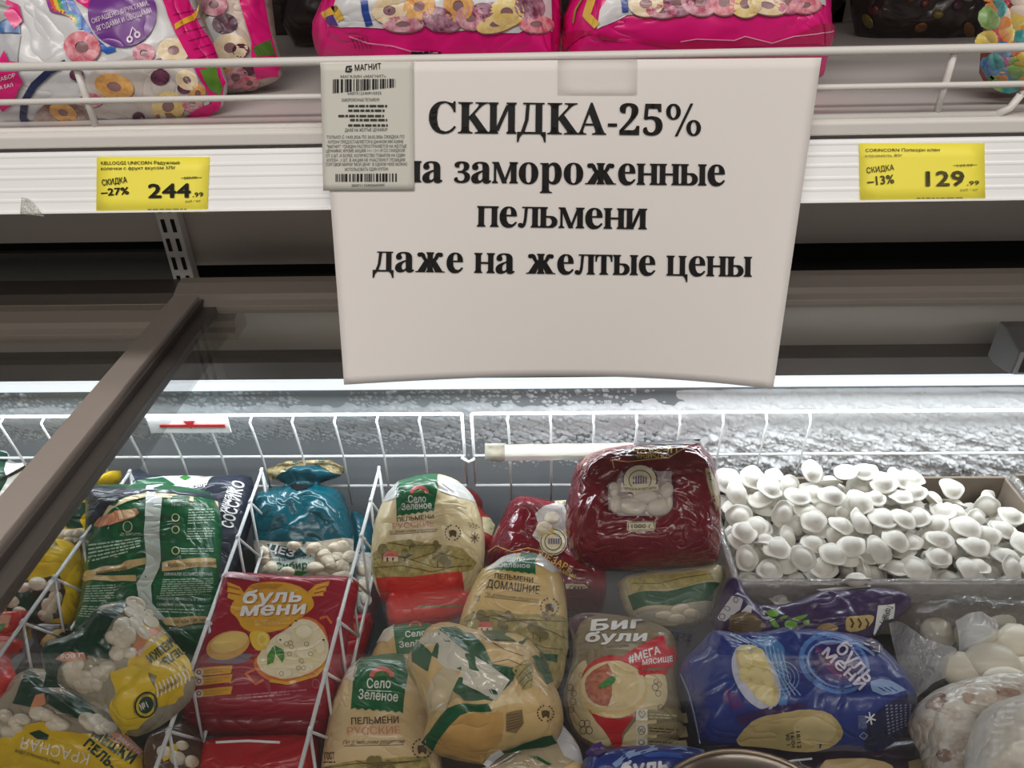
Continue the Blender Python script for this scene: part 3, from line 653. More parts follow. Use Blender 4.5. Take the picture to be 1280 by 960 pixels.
m.build('red_arrow',plain('red_ink',(190,28,34),.5),lp)

# ---------------------------------------------------------------- the paper sign, its coupon, tape and the price tags
PAPER=plain('white_paper',(238,232,228),.75,bump=.04,bscale=60,var=.02,vscale=5)
INK=plain('black_ink',(14,11,10),.6); GINK=plain('grey_ink',(52,52,50),.6); LINK=plain('pale_grey_ink',(120,118,112),.6)
d0=rays([(700,280)])[0]; pc=d0*.495
def sheet(name,label,cat,base,quad,mat,part,off,h=None,n=(48,34),th=.0003):
    s=Surf.__new__(Surf); s.n,s.e1,s.e2=base.n,base.e1,base.e2; s.c=base.c; s.parts={}
    s.h=(lambda u,v: base.h(u,v)+off); s.root=empty(name,base.c,label,cat)
    tl,tr,br,bl=[np.array(p,float) for p in quad]
    f,gq=np.meshgrid(np.linspace(0,1,n[0]),np.linspace(0,1,n[1])); f=f.ravel()[:,None]; gq=gq.ravel()[:,None]
    uvq=s.hit([tl,tr,br,bl],False); uv=(uvq[0]*(1-f)+uvq[1]*f)*(1-gq)+(uvq[3]*(1-f)+uvq[2]*f)*gq
    A=s.P(uv,0); B=s.P(uv,-th); k=len(A); W=n[0]
    F=[(j*W+i,(j+1)*W+i,(j+1)*W+i+1,j*W+i+1) for j in range(n[1]-1) for i in range(W-1)]
    F2=[tuple(q+k for q in f_[::-1]) for f_ in F]
    bd=list(range(W))+[j*W+W-1 for j in range(1,n[1])]+[(n[1]-1)*W+i for i in range(W-2,-1,-1)]+[j*W for j in range(n[1]-2,0,-1)]
    F3=[(bd[i],bd[(i+1)%len(bd)],bd[(i+1)%len(bd)]+k,bd[i]+k) for i in range(len(bd))]
    if part: mesh(part,np.vstack([A,B]),F+F2+F3,mat,s.root)
    return s
class _B: pass
bs=_B(); bs.c=O3+pc; bs.n=_rot('x',math.radians(79))@np.array([0,0,1.]); bs.e1=np.array([1.,0,0]); bs.e2=np.cross(bs.n,bs.e1)
def bow(u,v):
    tv=np.clip((.105-v)/.21,0,1.1); uu=np.clip((u-.0)/.15,-1,1)
    return -.017*(1-uu**2)*tv**2-.004*tv*np.sin(uu*2.2+.4)
bs.h=bow
sg=sheet('paper_sign','white paper discount sign with bold black letters hung on wire guard','sign',bs,((400,78),(1027,72),(966.5,486.5),(430,481)),PAPER,'paper',0)
for t_,a in (('СКИДКА-25%',(536,166,876,169.5,39)),('на замороженные',(499.5,227.3,906,232,38)),('пельмени',(596,283,808.5,286.5,37)),('даже на желтые цены',(466,339,939.5,345.8,36))):
    sg.text('lettering',t_,*a,INK,serif=True,layer=.9)
sg.done()
cp=sheet('discount_coupon','grey thermal paper coupon taped on the corner of the paper sign','coupon',bs,((400.5,80),(516.5,76.5),(518,238),(404,238.5)),plain('thermal_paper',(214,212,202),.6,bump=.1,bscale=30),'paper',.0012,n=(14,18))
K2=lambda *p:q3(380,0,*p)
a=K2((190,263),(288,257)); cp.text('print','МАГНИТ',*a[0],*a[1],7.5,INK,.025,layer=.5)
cp.stroke('print',K2((178,247),(160,248),(156,266),(174,266),(178,257),(166,257)),2.2,INK,layer=.5)
def barcode(s,quad,n,seed):
    rnd=random.Random(seed); tl,tr,br,bl=[np.array(p,float) for p in quad]; x=0
    while x<1:
        w=rnd.choice((.6,.6,1,1.6))/n; e=min(1,x+w); s.strip('print',[tl+(tr-tl)*x,tl+(tr-tl)*e],[bl+(br-bl)*x,bl+(br-bl)*e],INK,.5,1); x=e+rnd.choice((.5,.5,.9,1.3))/n
barcode(cp,K2((108,295),(340,293),(340,325),(108,347)),44,1); barcode(cp,K2((118,647),(350,645),(350,676),(118,676)),44,2)
for tx,x0,y,x1,h in (('МАГАЗИН «МАГНИТ»',137,290,305,13),('6407312340910325',163,353,288,14),('ЗАМОРОЖЕННЫЕ ПЕЛЬМЕНИ',140,378,280,15),('ДАЖЕ НА ЖЕЛТЫЕ ЦЕННИКИ*',153,490,312,16),('ТОЛЬКО С 14.02.2026 ПО 20.02.2026 СКИДКА ПО',85,516,374,15),('КУПОНУ ПРЕДОСТАВЛЯЕТСЯ В ДАННОМ МАГАЗИНЕ',90,534,370,15),('"МАГНИТ". *СКИДКА РАСПРОСТРАНЯЕТСЯ НА ЖЕЛТЫЕ',85,551,382,15),('ЦЕННИКИ, КРОМЕ АКЦИЙ 1+1 / 2+1 И СО СКИДКОЙ',83,567,375,15),('ОТ 2 ШТ. И БОЛЕЕ. КОЛИЧЕСТВО ТОВАРОВ НА ОДИН',83,585,376,15),('КУПОН - 1 ШТ. В АКЦИИ НЕ УЧАСТВУЮТ ПОЗИЦИИ',86,602,376,15),('ТОРГОВОЙ МАРКИ "МОЯ ЦЕНА". В ОДНОМ ЧЕКЕ МОЖНО',80,618,384,15),('ИСПОЛЬЗОВАТЬ ОДИН КУПОН.',153,636,315,15),('00071115402660305',178,695,300,13)):
    p=K2((x0,y),(x1,y-2)); cp.text('print',tx,*p[0],*p[1],h/2.977*.8,GINK,.0,layer=.5)
for (x0,y,x1) in ((165,395,310),(165,412,300),(128,432,298),(172,447,310),(165,467,312)):
    p=K2((x0,y-6),(x1,y-6),(x1,y+5),(x0,y+5)); cp.rows('print',p,1,GINK,int(x0+y),.8,.5,(3,9),1)
cp.done()
tp=sheet('clear_tape','strip of clear tape on top edge of the paper sign','tape',bs,((697,69.5),(797,69.5),(796,118),(697,118)),clear('clear_tape',(240,234,228),.06,.0,.5,0),'tape',.0010,n=(6,4))
tp.done()
# price tags in the rail
YEL=plain('yellow_tag',(254,240,84),.5); 
rb=_B(); rb.n=np.array([0,-.93,.367]); rb.e1=np.array([1.,0,0]); rb.e2=np.cross(rb.n,rb.e1); _d=np.array([0,RB[0]-RA[0],RB[1]-RA[1]]); rb.n=np.array([0,_d[2],-_d[1]])/np.linalg.norm(_d); rb.e2=np.cross(rb.n,rb.e1); rb.c=np.array([0,(RA[0]+RB[0])/2,CAMZ+(RA[1]+RB[1])/2])+rb.n*.0012; rb.h=lambda u,v:np.zeros_like(u)
K1=lambda *p:q3(0,0,*p)
K3=lambda *p:q3(850,0,*p)
def ptag(label,quad,K,lines):
    t=sheet('price_tag',label,'price tag',rb,quad,YEL,'card',0,n=(8,5),th=.0006)
    for tx,x0,y0,x1,y1,h,b,mt in lines:
        p=K((x0,y0),(x1,y1)); t.text('print',tx,*p[0],*p[1],h/2.977,mt,b,layer=.8)
    return t
TI=plain('tag_print',(58,54,30),.6); TI2=plain('worn_tag_print',(128,118,66),.6)
t=ptag('yellow price tag reading 244.99 on the white rail',K1((360,584),(778,584),(770,790),(358,790)),K1,(('KELLOGGS UNICORN Радужные',377,613,670,611,13,.02,TI),('колечки с фрукт вкусом 375г',377,633,655,629,12,.015,TI),('СКИДКА',382,691,475,679,22,.03,TI),('–27%',377,729,482,722,27,.05,TI),('244',552,736,712,734,53,.055,TI),('.99',718,733,758,731,17,.03,TI),('руб / шт',692,753,748,751,9,0,TI),('339.99',686,668,734,666,11,0,TI)))
p=K1((675,663),(752,661)); t.stroke('print',p,.8,TI,.4); t.rows('print',K1((550,776),(742,774),(742,782),(550,784)),1,TI2,3,.5,.3); t.done()
t=ptag('yellow price tag reading 129.99 under ribbed rail cover',K3((668,533),(1133,533),(1136,745),(672,752)),K3,(('CORINCORN Попкорн клен',688,565,965,563,12,.02,TI2),('карамель 80г',688,585,826,583,11,.0,TI2),('СКИДКА',694,645,796,632,21,.03,TI2),('–13%',696,691,797,681,33,.05,TI2),('129',912,692,1058,690,56,.06,TI2),('.99',1066,690,1112,688,17,.03,TI2),('руб / шт',1042,711,1108,709,9,0,TI2),('149.99',1030,622,1088,620,11,0,TI2)))
p=K3((1016,616),(1104,614)); t.stroke('print',p,.8,TI2,.4); t.rows('print',K3((880,734),(1112,732),(1112,740),(880,742)),1,TI2,4,.5,.3); t.done()
# scrap of old tape on the rail
t=sheet('tape_scrap','crumpled scrap of clear tape stuck to the white rail','tape',rb,K1((80,735),(105,738),(165,806),(75,795)),clear('scrap_tape',(235,232,225),.35,.2,.2,1,200),'tape',.0012,n=(6,6)); t.done()
# ---------------------------------------------------------------- packets: colours
C_=lambda *c,**k: film(c,**k)
A4=lambda *p:q4(0,560,*p)      # crops of the photograph used while measuring
B4=lambda *p:q4(0,720,*p)
C4=lambda *p:q4(220,560,*p)
D4=lambda *p:q4(220,720,*p)
E4=lambda *p:q4(440,560,*p)
F4=lambda *p:q4(440,720,*p)
G4=lambda *p:q4(660,530,*p)
H4=lambda *p:q4(660,720,*p)
I4=lambda *p:q4(960,540,*p)
J4=lambda *p:q4(960,720,*p)
GREEN=C_(12,92,52); DGREEN=C_(10,62,42); NAVY=C_(44,50,66); YELLOW=C_(236,196,20); CREAM=C_(236,218,170); KRAFT=C_(222,190,132); TAN=C_(206,178,120)
WHT=C_(240,240,238); TEAL=C_(4,84,98,rough=.22); DTEAL=C_(10,66,74); RED=C_(214,52,46); MAROON=C_(150,24,44); CARD=C_(166,28,52); GOLD=C_(236,178,52); ORANGE=C_(226,120,52)
BLUE=C_(34,58,140); VIOLET=C_(62,42,86); KHAKI=C_(150,136,108); PINK=C_(226,24,124); SALMON=C_(226,150,112)
DOUGH=C_(236,226,204,rough=.4,c2=(222,208,182),vscale=30,name='dumpling_dough'); BLACKISH=C_(26,24,26); DKBROWN=C_(70,48,30); LEAF=C_(60,140,58); PALE=C_(246,240,222)
OLIVE=C_(150,134,78,c2=(118,104,62),vscale=90); HILL=C_(196,178,110,c2=(150,140,80),vscale=120); PINKT=C_(222,112,104); WINT=C_(250,250,250)
MILK=clear('milky_bag_film',(238,240,242),.30,.35,.1,.9,45); CLEAR=clear('clear_bag_film',(236,238,238),.10,.5,.07,1.0,50)

# ================= column of yellow packets at the far left
s=Surf('dumpling_packet','dark green and white packet at the far left edge of the freezer','packet',(10,610),-.665,36)
s.body('film',[(-40,660),(-30,575),(0,562),(11,565),(12,578),(40,578),(36,588),(18,612),(4,655)],WHT,T=.02,r=.02,seed=2)
s.patch('green_panel',[(-36,640),(-28,580),(0,564),(10,567),(10,598),(-6,625)],DGREEN); s.stroke('black_stripe',[(0,601),(18,592),(38,581)],4,BLACKISH,2); s.done()

s=Surf('dumpling_packet','yellow packet with green flap behind the diagonal lid frame','packet',(95,645),-.685,38)
s.body('film',[(30,720),(48,660),(80,612),(95,600),(118,597),(150,585),(153,598),(140,612),(118,622),(112,650),(108,690),(70,715)],YELLOW,T=.03,r=.028,seed=3)
s.patch('green_panel',A4((290,370),(330,320),(440,265),(445,300),(400,360),(420,400),(350,400)),DGREEN)
s.patch('window',A4((180,520),(290,410),(420,405),(440,440),(380,470),(300,490)),PALE)
s.blobs('dumpling',[(p[0],p[1],8,5.5,-25) for p in A4((300,440),(350,430),(395,425),(290,470),(340,465))],DOUGH,.004)
p=A4((345,275),(420,245)); s.text('lettering','ПЕЛЬ',p[0][0],p[0][1],p[1][0],p[1][1],7,DGREEN,.03); s.done()

s=Surf('dumpling_packet','yellow packet with dumplings in its window beside the far left divider','packet',(55,735),-.70,25)
s.body('film',[(-10,720),(20,700),(45,678),(80,672),(106,690),(107,735),(96,785),(62,805),(20,795),(-6,775)],YELLOW,T=.03,r=.03,seed=4,lump=.002)
s.patch('window',A4((60,690),(150,660),(300,640),(330,720),(300,850),(200,890),(40,830),(20,740)),C_(60,44,30))
s.blobs('dumpling',[(p[0],p[1],rx,ry,r) for p,rx,ry,r in zip(A4((190,680),(270,690),(120,700),(60,770),(250,790),(280,750),(230,840),(100,820)),(12,9,10,11,11,9,10,9),(9,9,6,8,10,9,8,7),(0,30,-20,0,40,0,20,0))],DOUGH,.006)
s.patch('green_panel',A4((90,690),(170,740),(215,830),(180,880),(110,870),(60,760)),DGREEN,2)
for i,(a,b) in enumerate((((230,520),(295,485)),((160,570),(205,540)))):
    p=A4(a,b); s.text('lettering',('ВКУСНЫЕ','ХРУСТ')[i],*p[0],*p[1],6,DGREEN,.03)
s.done()
s=Surf('food_packet','red torn packet corner at the left edge, upper of two','packet',(8,785),-.665,15,group=None)
s.body('film',[(-40,770),(0,766),(37,764),(30,778),(12,800),(-40,812)],RED,T=.014,r=.012,seed=5,smooth=0)
s.patch('pale_panel',A4((-60,850),(60,838),(40,900),(-60,930)),C_(226,168,140)); s.patch('leaf',A4((-10,890),(30,880),(20,915),(-10,930)),LEAF,2); s.done()
s=Surf('food_packet','red crimped packet end at the left edge, lower of two','packet',(5,835),-.655,15)
s.body('film',[(-40,800),(10,795),(29,800),(27,812),(12,820),(22,850),(8,872),(-40,884)],RED,T=.014,r=.012,seed=6,smooth=0)
s.patch('pale_panel',B4((-60,330),(40,330),(30,370),(-60,400)),C_(226,178,150)); s.done()

# ================= green dumpling bags between the first dividers
s=Surf('dumpling_bag','navy edged white bag lying beneath the big green bag','packet',(250,680),-.702,28)
s.body('film',[(150,640),(163,606),(172,584),(186,594),(220,594),(274,597),(300,592),(319,598),(317,645),(306,684),(296,706),(282,750),(268,800),(200,800),(160,720)],NAVY,T=.028,r=.03,seed=7)
s.patch('white_panel',A4((650,195),(760,150),(900,140),(1080,140),(1040,175),(930,200),(800,205)),WHT); s.patch('green_panel',A4((660,195),(700,160),(820,148),(880,185),(800,200)),GREEN,2)
s.patch('leaf',A4((900,150),(930,140),(960,150),(930,165)),LEAF,2)
for tx,a,b,h in (('хинкали',(1130,330),(1175,205),11),('СОССИКО',(1165,405),(1225,175),15)):
    p=A4(a,b); s.text('lettering',tx,*p[0],*p[1],h*1.0,WINT,.04,layer=1.5)
p=A4((930,215),(1040,185)); s.text('lettering','Гизар',*p[0],*p[1],7,WINT,.02,layer=1.5); s.done()

s=Surf('dumpling_bag','large green bag lying back up with a taped clear seam','packet',(185,700),-.675,24)
s.body('film',[(106,612),(128,607),(150,607),(190,606),(245,611),(268,618),(276,640),(278,665),(276,700),(270,750),(262,800),(240,838),(180,846),(125,836),(92,802),(101,758),(107,730),(106,690),(110,655)],GREEN,T=.045,r=.055,seed=8,wr=.003,
    creases=((A4((430,660),(560,645),(690,640)),-.004,.004),))
NB=A4((425,212),(590,200),(790,212),(990,225),(1080,240),(1090,262),(960,240),(830,225),(720,222),(620,245),(540,290),(510,350),(440,400),(445,300)); s.patch('navy_band',NB,NAVY)
s.strip('gold_band',A4((510,350),(545,292),(630,248),(725,226),(830,228),(960,243),(1090,268)),A4((500,375),(560,305),(640,268),(725,248),(830,250),(960,268),(1095,295)),CREAM,1.2)
s.patch('gold_band',A4((425,640),(480,610),(620,575),(730,548),(735,580),(620,615),(440,655)),TAN); s.patch('gold_band',A4((812,572),(900,560),(1080,555),(1085,600),(900,612),(812,618)),TAN)
s.patch('gold_band',A4((426,660),(560,640),(680,636),(685,668),(560,668),(430,672)),TAN); s.patch('gold_band',B4((800,210),(900,208),(1050,205),(1050,235),(900,255),(830,245)),TAN)
fin=A4((740,195),(820,190),(808,300),(800,420),(808,560),(800,600),(760,680),(765,800),(800,900)); fin2=A4((735,300),(722,420),(735,560),(728,610),(690,680),(700,800),(760,900))
s.strip('clear_seam',A4((732,250),(735,300),(722,420),(735,560),(728,610),(685,680),(700,770),(770,860)),A4((815,250),(808,300),(800,420),(808,560),(800,600),(758,690),(765,780),(835,860)),C_(196,206,196,rough=.2),2,3)
s.strip('clear_tape',A4((740,195),(735,260),(728,345)),A4((825,190),(815,260),(806,345)),C_(236,240,240,rough=.12),3,3)
s.patch('dish_picture',A4((470,390),(500,350),(560,330),(580,315),(640,310),(680,300),(700,325),(670,350),(620,365),(560,385),(500,400)),SALMON,1.5)
s.patch('dish_picture',A4((590,320),(640,312),(690,305),(680,340),(640,355),(600,360)),C_(232,196,156),2)
s.ell('icon',*A4((640,395))[0],6,7,CREAM,layer=1); s.ell('icon',*A4((640,395))[0],5,6,GREEN,layer=1.5)
for c in ((880,350),(880,410),(880,515)): s.ring('icon',*A4(c)[0],5,5,.8,CREAM,layer=1.5)
TX=C_(176,206,176); TXW=C_(230,236,226)
for tx,a,b,h in (('СПОСОБ',(862,272),(945,274),3.4),('ПРИГОТОВЛЕНИЯ',(862,292),(1030,290),3.4),('ХИНКАЛИ ВЕЛИКОЛЕПНЫЕ',(822,640),(1065,640),4),('Пищевая ценность в 100 г',(786,758),(1030,768),4),('средние значения',(786,788),(965,794),4)):
    p=A4(a,b); s.text('lettering',tx,*p[0],*p[1],h,TXW,.01,layer=1.5)
p=A4((845,600),(1085,588)); s.text('lettering','РЕКОМЕНДУЕМ ЕСТЬ ЛОЖКОЙ',*p[0],*p[1],4.5,DKBROWN,.02,layer=2.5)
p=A4((490,640),(640,612)); s.text('lettering','ВЫБИРАЕМ ЛУЧШЕЕ',*p[0],*p[1],4,DKBROWN,.02,layer=2.5)
p=B4((870,240),(1040,228)); s.text('lettering','1167 кДж / 280 ккал',*p[0],*p[1],4.5,DKBROWN,.02,layer=2.5)
p=B4((850,275),(1030,262)); s.text('lettering','ПОЛНОСТЬЮ УТОЛЯЮТ ГОЛОД',*p[0],*p[1],4,TXW,.01,layer=1.5)
for q,n,sd in ((A4((610,425),(705,425),(705,440),(600,440)),2,1),(A4((445,480),(705,445),(705,510),(445,580)),5,2),(A4((945,305),(1075,300),(1075,380),(940,385)),6,3),(A4((940,400),(1075,398),(1075,460),(935,462)),5,4),(A4((910,500),(1070,500),(1070,535),(905,535)),3,5),(A4((818,655),(1068,650),(1065,735),(800,745)),8,6),(B4((785,160),(1030,165),(1030,195),(785,185)),2,7),(A4((440,690),(580,680),(570,770),(420,775)),7,8),(A4((420,790),(560,790),(500,850),(400,850)),5,9)):
    s.rows('fine_print',q,n,TX,sd,.4,1.5)
s.done({'clear_seam':'clear seam strip down the middle','clear_tape':'white tape over the top of the seam'})

s=Surf('dumpling_packet','dark beige brown packet in the shade beside the yellow string bag','packet',(68,805),-.70,10)
s.body('film',B4((150,290),(180,255),(260,240),(340,240),(370,260),(360,330),(310,380),(250,420),(200,380)),C_(60,46,40),T=.02,r=.02,seed=9)
s.patch('tan_panel',B4((200,340),(240,290),(310,265),(350,270),(290,300),(260,330),(300,390),(255,405)),TAN); s.done()

# yellow bag with the mesh bag look
s=Surf('dumpling_bag','yellow and clear dumpling bag with yellow tail resting on the green bag','packet',(165,835),-.618,22,roll=-8)
s.body('film',[(150,753),(168,752),(180,760),(195,775),(220,803),(236,826),(246,846),(242,872),(222,893),(190,915),(165,923),(150,910),(136,890),(108,880),(82,862),(58,842),(70,818),(80,798),(100,800),(122,780),(138,762)],C_(168,160,138,rough=.2),T=.04,r=.035,seed=10,wr=.003,lump=.004)
s.blobs('dumpling',[(p[0],p[1],rx,ry,r) for p,rx,ry,r in zip(B4((680,140),(700,190),(620,250),(570,310),(650,300),(690,240),(600,380),(390,510),(440,540),(500,490),(360,460),(480,540),(610,330)),(13,11,13,10,11,9,11,15,14,12,11,9,12),(9,9,11,9,10,9,8,11,10,11,8,8,9),(20,0,-30,0,15,0,0,0,20,0,-30,0,10))],DOUGH,.006,.5)
s.patch('green_panel',B4((375,290),(470,215),(560,170),(640,110),(655,170),(560,240),(520,300),(560,340),(550,420),(440,400),(330,420),(310,560),(220,560),(240,470),(310,310)),DGREEN,2)
s.fill('dumpling',B4((540,360),(590,230),(640,150),(680,120),(740,180),(790,250),(700,330),(660,430),(600,440)),9.5,DOUGH,.006,.5,2); s.fill('dumpling',B4((330,430),(440,425),(580,445),(570,540),(480,600),(370,590),(310,540)),10.5,DOUGH,.006,.5,3)
s.patch('salmon_label',B4((330,385),(430,388),(440,425),(330,432),(285,420)),SALMON,3); p=B4((310,418),(425,412)); s.text('salmon_label','800 Г',*p[0],*p[1],6,WINT,.04,.2,3.5)
s.patch('yellow_panel',B4((740,220),(800,250),(850,320),(900,360),(950,420),(975,500),(930,600),(880,640),(800,660),(780,560),(790,500),(640,450),(690,330)),YELLOW,2)
s.patch('yellow_tail',B4((560,490),(680,450),(750,480),(790,570),(780,700),(700,770),(625,800),(560,680),(590,590)),C_(240,204,40),4)
p=B4((695,405),(835,285)); p2=B4((660,380),(800,262),(840,290),(700,412)); s.patch('ribbon',p2,SALMON,3); a=B4((822,272),(690,388)); s.text('ribbon','ЗАМОРОЖЕННЫЕ',*a[0],*a[1],5.5,WINT,.03,0,3.6)
for tx,a_,b_ in (('ПЕЛЬ-',(850,300),(905,390)),('МЕШКИ',(880,320),(735,425))):
    pass
a=B4((868,305),(735,405)); s.text('lettering','МЕШКИ',*a[0],*a[1],11,DGREEN,.07,0,3.2); a=B4((915,350),(800,430)); s.text('lettering','ПЕЛЬ-',*a[0],*a[1],10,DGREEN,.07,0,3.2)
for k in range(9):
    a=B4((935-k*19,470+k*9),(955-k*20,530+k*10)); s.stroke('hatching',[a[0],((a[0][0]+a[1][0])/2+2,(a[0][1]+a[1][1])/2),a[1]],2.0,PALE,3)
c=B4((742,650))[0]; s.ring('seal',c[0],c[1],14,17,.86,DGREEN,20,5); s.ell('seal',c[0],c[1],9,11,DGREEN,20,5); s.text('seal','№1',c[0]-5,c[1]+7,c[0]+4,c[1]+3,8,PALE,.04,0,6); a=B4((700,705),(765,600)); s.text('seal','ПОКУПАТЕЛЯ',*a[0],*a[1],4,DGREEN,.03,0,6,arc=9)
a=B4((805,592),(900,535)); s.text('lettering','ЛЮБОВЬЮ',*a[0],*a[1],4.5,DKBROWN,.02,0,3.2); s.done()

s=Surf('dumpling_bag','yellow lettered dumpling bag in the bottom left corner','packet',(80,920),-.685,15,roll=6)
s.body('film',[(-30,905),(5,880),(28,845),(60,836),(98,848),(120,870),(140,892),(158,920),(182,940),(190,990),(-30,990)],C_(168,156,136,rough=.2),T=.04,r=.035,seed=11,wr=.003,lump=.004)
s.blobs('dumpling',[(p[0],p[1],rx,ry,0) for p,rx,ry in zip(B4((110,720),(200,690),(290,745),(480,740),(440,720),(540,760),(90,760),(240,700),(30,700)),(12,14,16,17,12,12,9,10,9),(8,9,9,10,9,8,7,8,8))],DOUGH,.006,.5)
s.patch('green_panel',B4((65,640),(120,520),(180,480),(240,560),(290,600),(240,600),(200,620),(160,660)),DGREEN,2); s.patch('green_panel',B4((250,590),(380,600),(450,650),(480,690),(400,720),(300,680),(240,640)),DGREEN,2)
s.fill('dumpling',B4((20,790),(30,700),(110,660),(190,670),(300,720),(360,780),(250,760),(150,740),(60,810)),10.5,DOUGH,.006,.5,4); s.fill('dumpling',B4((390,770),(420,700),(520,700),(600,780),(520,800)),10,DOUGH,.006,.5,5)
s.patch('salmon_label',B4((185,600),(225,590),(235,640),(175,690),(155,670)),SALMON,3)
s.patch('yellow_panel',B4((-120,860),(0,820),(120,755),(220,730),(300,780),(400,790),(520,800),(640,830),(720,900),(740,1060),(-120,1060)),YELLOW,2)
s.patch('ribbon',B4((540,795),(640,800),(720,880),(700,915),(620,850),(560,830)),SALMON,3); a=B4((590,815),(700,900)); s.text('ribbon','ЗАКРУТИ',*a[0],*a[1],5.5,WINT,.03,0,3.6)
for tx,a_,b_,h in (('ПЕЛЬ-',(420,850),(560,975),12),('МЕШКИ',(460,800),(660,945),14)):
    a=B4(a_,b_); s.text('lettering',tx,*a[0],*a[1],h,DGREEN,.08,0,3.2)
a=B4((455,895),(120,810)); s.text('white_lettering','КРАСНАЯ',*a[0],*a[1],14,C_(250,244,214),.02,0,3.2)
a=B4((80,885),(300,950)); s.text('lettering','БУДЕТ СТРОЧНОСТЬ ГРАЛЯ',*a[0],*a[1],4,DGREEN,.02,0,3.2)
s.patch('green_spot',B4((150,790),(200,775),(250,800),(240,825),(190,820)),DGREEN,3); s.done()

s=Surf('dumpling_packet','small clear packet of dumplings wedged low beside the middle divider','packet',(222,940),-.70,15)
s.body('film',[(182,925),(205,912),(240,898),(256,920),(262,950),(256,985),(178,985)],C_(90,70,56,rough=.25),T=.025,r=.025,seed=12,lump=.003)
s.blobs('dumpling',[(222,948,10,9,0),(240,952,9,8,0),(205,940,9,8,0),(228,932,8,6,0)],DOUGH,.006); s.patch('yellow_panel',B4((800,880),(870,840),(900,850),(880,900),(820,930)),YELLOW,1.5); s.done()

# ================= teal bag and maroon flat packs
s=Surf('dumpling_bag','teal bag tied at the neck showing dumplings below','packet',(380,650),-.70,38)
s.body('film',[(332,588),(345,581),(360,577),(378,576),(398,573),(414,578),(432,588),(424,597),(408,601),(397,606),(426,610),(437,640),(444,668),(446,700),(442,745),(330,745),(320,700),(316,660),(318,624),(332,611),(362,607),(345,600),(335,594)],TEAL,T=.042,r=.035,seed=13,wr=.0045,
   creases=((C4((570,190),(620,180),(680,185)),-.018,.008),(C4((450,112),(640,75),(830,112)),-.016,.009),(C4((630,60),(625,170)),.006,.004),(C4((560,110),(605,170)),-.005,.003),(C4((720,110),(660,170)),-.005,.003),(C4((600,210),(450,280)),.005,.006),(C4((660,210),(780,280)),.005,.006),(C4((620,210),(560,330)),-.004,.005),(C4((640,210),(690,360)),-.004,.005)))
s.patch('gold_edge',C4((435,110),(560,65),(700,60),(770,60),(845,100),(830,135),(790,130),(700,80),(640,90),(560,110),(480,165)),C_(206,190,140,c2=(120,104,70),vscale=160))
s.patch('dark_tie',C4((560,185),(620,180),(690,185),(660,205),(600,210)),BLACKISH,2)
s.patch('window',C4((390,470),(500,470),(700,470),(890,455),(890,560),(880,760),(430,760),(400,600)),C_(196,190,172,rough=.22),1)
s.strip('dark_hem',C4((390,455),(640,460),(890,435)),C4((395,478),(640,482),(890,458)),DTEAL,2)
s.blobs('dumpling',[(p[0],p[1],rx,ry,r) for p,rx,ry,r in zip(C4((690,500),(760,560),(800,500),(830,590),(480,600),(440,520),(700,600),(590,490),(840,640),(560,620)),(10,11,10,9,9,8,12,9,9,10),(7,8,7,9,9,7,8,6,8,7),(-20,30,0,40,20,0,0,0,0,0))],DOUGH,.006,1)
s.fill('dumpling',C4((690,500),(880,470),(890,760),(690,760)),9.5,DOUGH,.005,1,6); s.fill('dumpling',C4((395,490),(460,490),(490,640),(430,660)),9,DOUGH,.005,1,7)
s.patch('brand_label',C4((450,475),(640,500),(700,530),(690,600),(640,650),(520,645),(490,560)),C_(206,222,214,rough=.2),2.5); s.patch('brand_label',C4((455,480),(620,500),(660,540),(580,560),(500,540)),DTEAL,3)
a=C4((462,512),(590,548)); s.text('brand_label','ЦЕЗ',*a[0],*a[1],9,WINT,.05,.1,3.5); a=C4((500,612),(692,600)); s.text('brand_label','Сибири',*a[0],*a[1],9,C_(40,98,60),.05,0,3.5); a=C4((520,568),(680,545)); s.text('brand_label','Просторы',*a[0],*a[1],4.5,C_(40,110,120),.02,0,3.5)
s.patch('brand_label',C4((520,625),(570,615),(590,650),(600,615),(670,620),(600,660),(560,660)),LEAF,3.5); s.done()
s=Surf('dumpling_bag','second teal bag squeezed behind the divider beside the beige bag','packet',(455,685),-.76,25)
s.body('film',[(436,640),(448,638),(466,653),(468,690),(464,740),(462,775),(440,775),(438,700)],TEAL,T=.02,r=.018,seed=14,wr=.003)
s.patch('window',[(440,700),(466,692),(463,740),(460,770),(442,770)],C_(206,206,196,rough=.22)); s.blobs('dumpling',[(454,712,8,9,0),(452,732,8,8,0),(458,750,7,8,0)],DOUGH,.005,1); s.done()
s=Surf('dumpling_pack','red pack end sticking out past the right divider','packet',(450,795),-.74,20)
s.body('film',[(436,770),(463,766),(466,778),(456,815),(444,832),(436,880),(420,880),(428,820)],C_(196,30,44),T=.012,r=.01,seed=15,smooth=0); s.patch('picture',[(442,780),(456,776),(454,790),(444,792)],SALMON); s.done()

s=Surf('dumpling_pack','lower red pack under the maroon flat pack at the bottom edge','packet',(330,945),-.705,10)
s.body('film',[(252,935),(264,924),(300,922),(392,918),(402,930),(392,985),(246,985)],C_(176,24,34),T=.02,r=.014,seed=16); s.strip('white_edge',[(270,927),(310,925),(350,927)],[(270,930),(310,928),(350,930)],WHT); s.done()
s=Surf('dumpling_pack','dark maroon pack sandwiched under the top maroon flat pack','packet',(320,905),-.70,14)
s.body('film',[(228,890),(420,890),(412,918),(398,925),(300,921),(240,920),(226,905)],C_(128,20,36),T=.018,r=.012,seed=17); s.done()

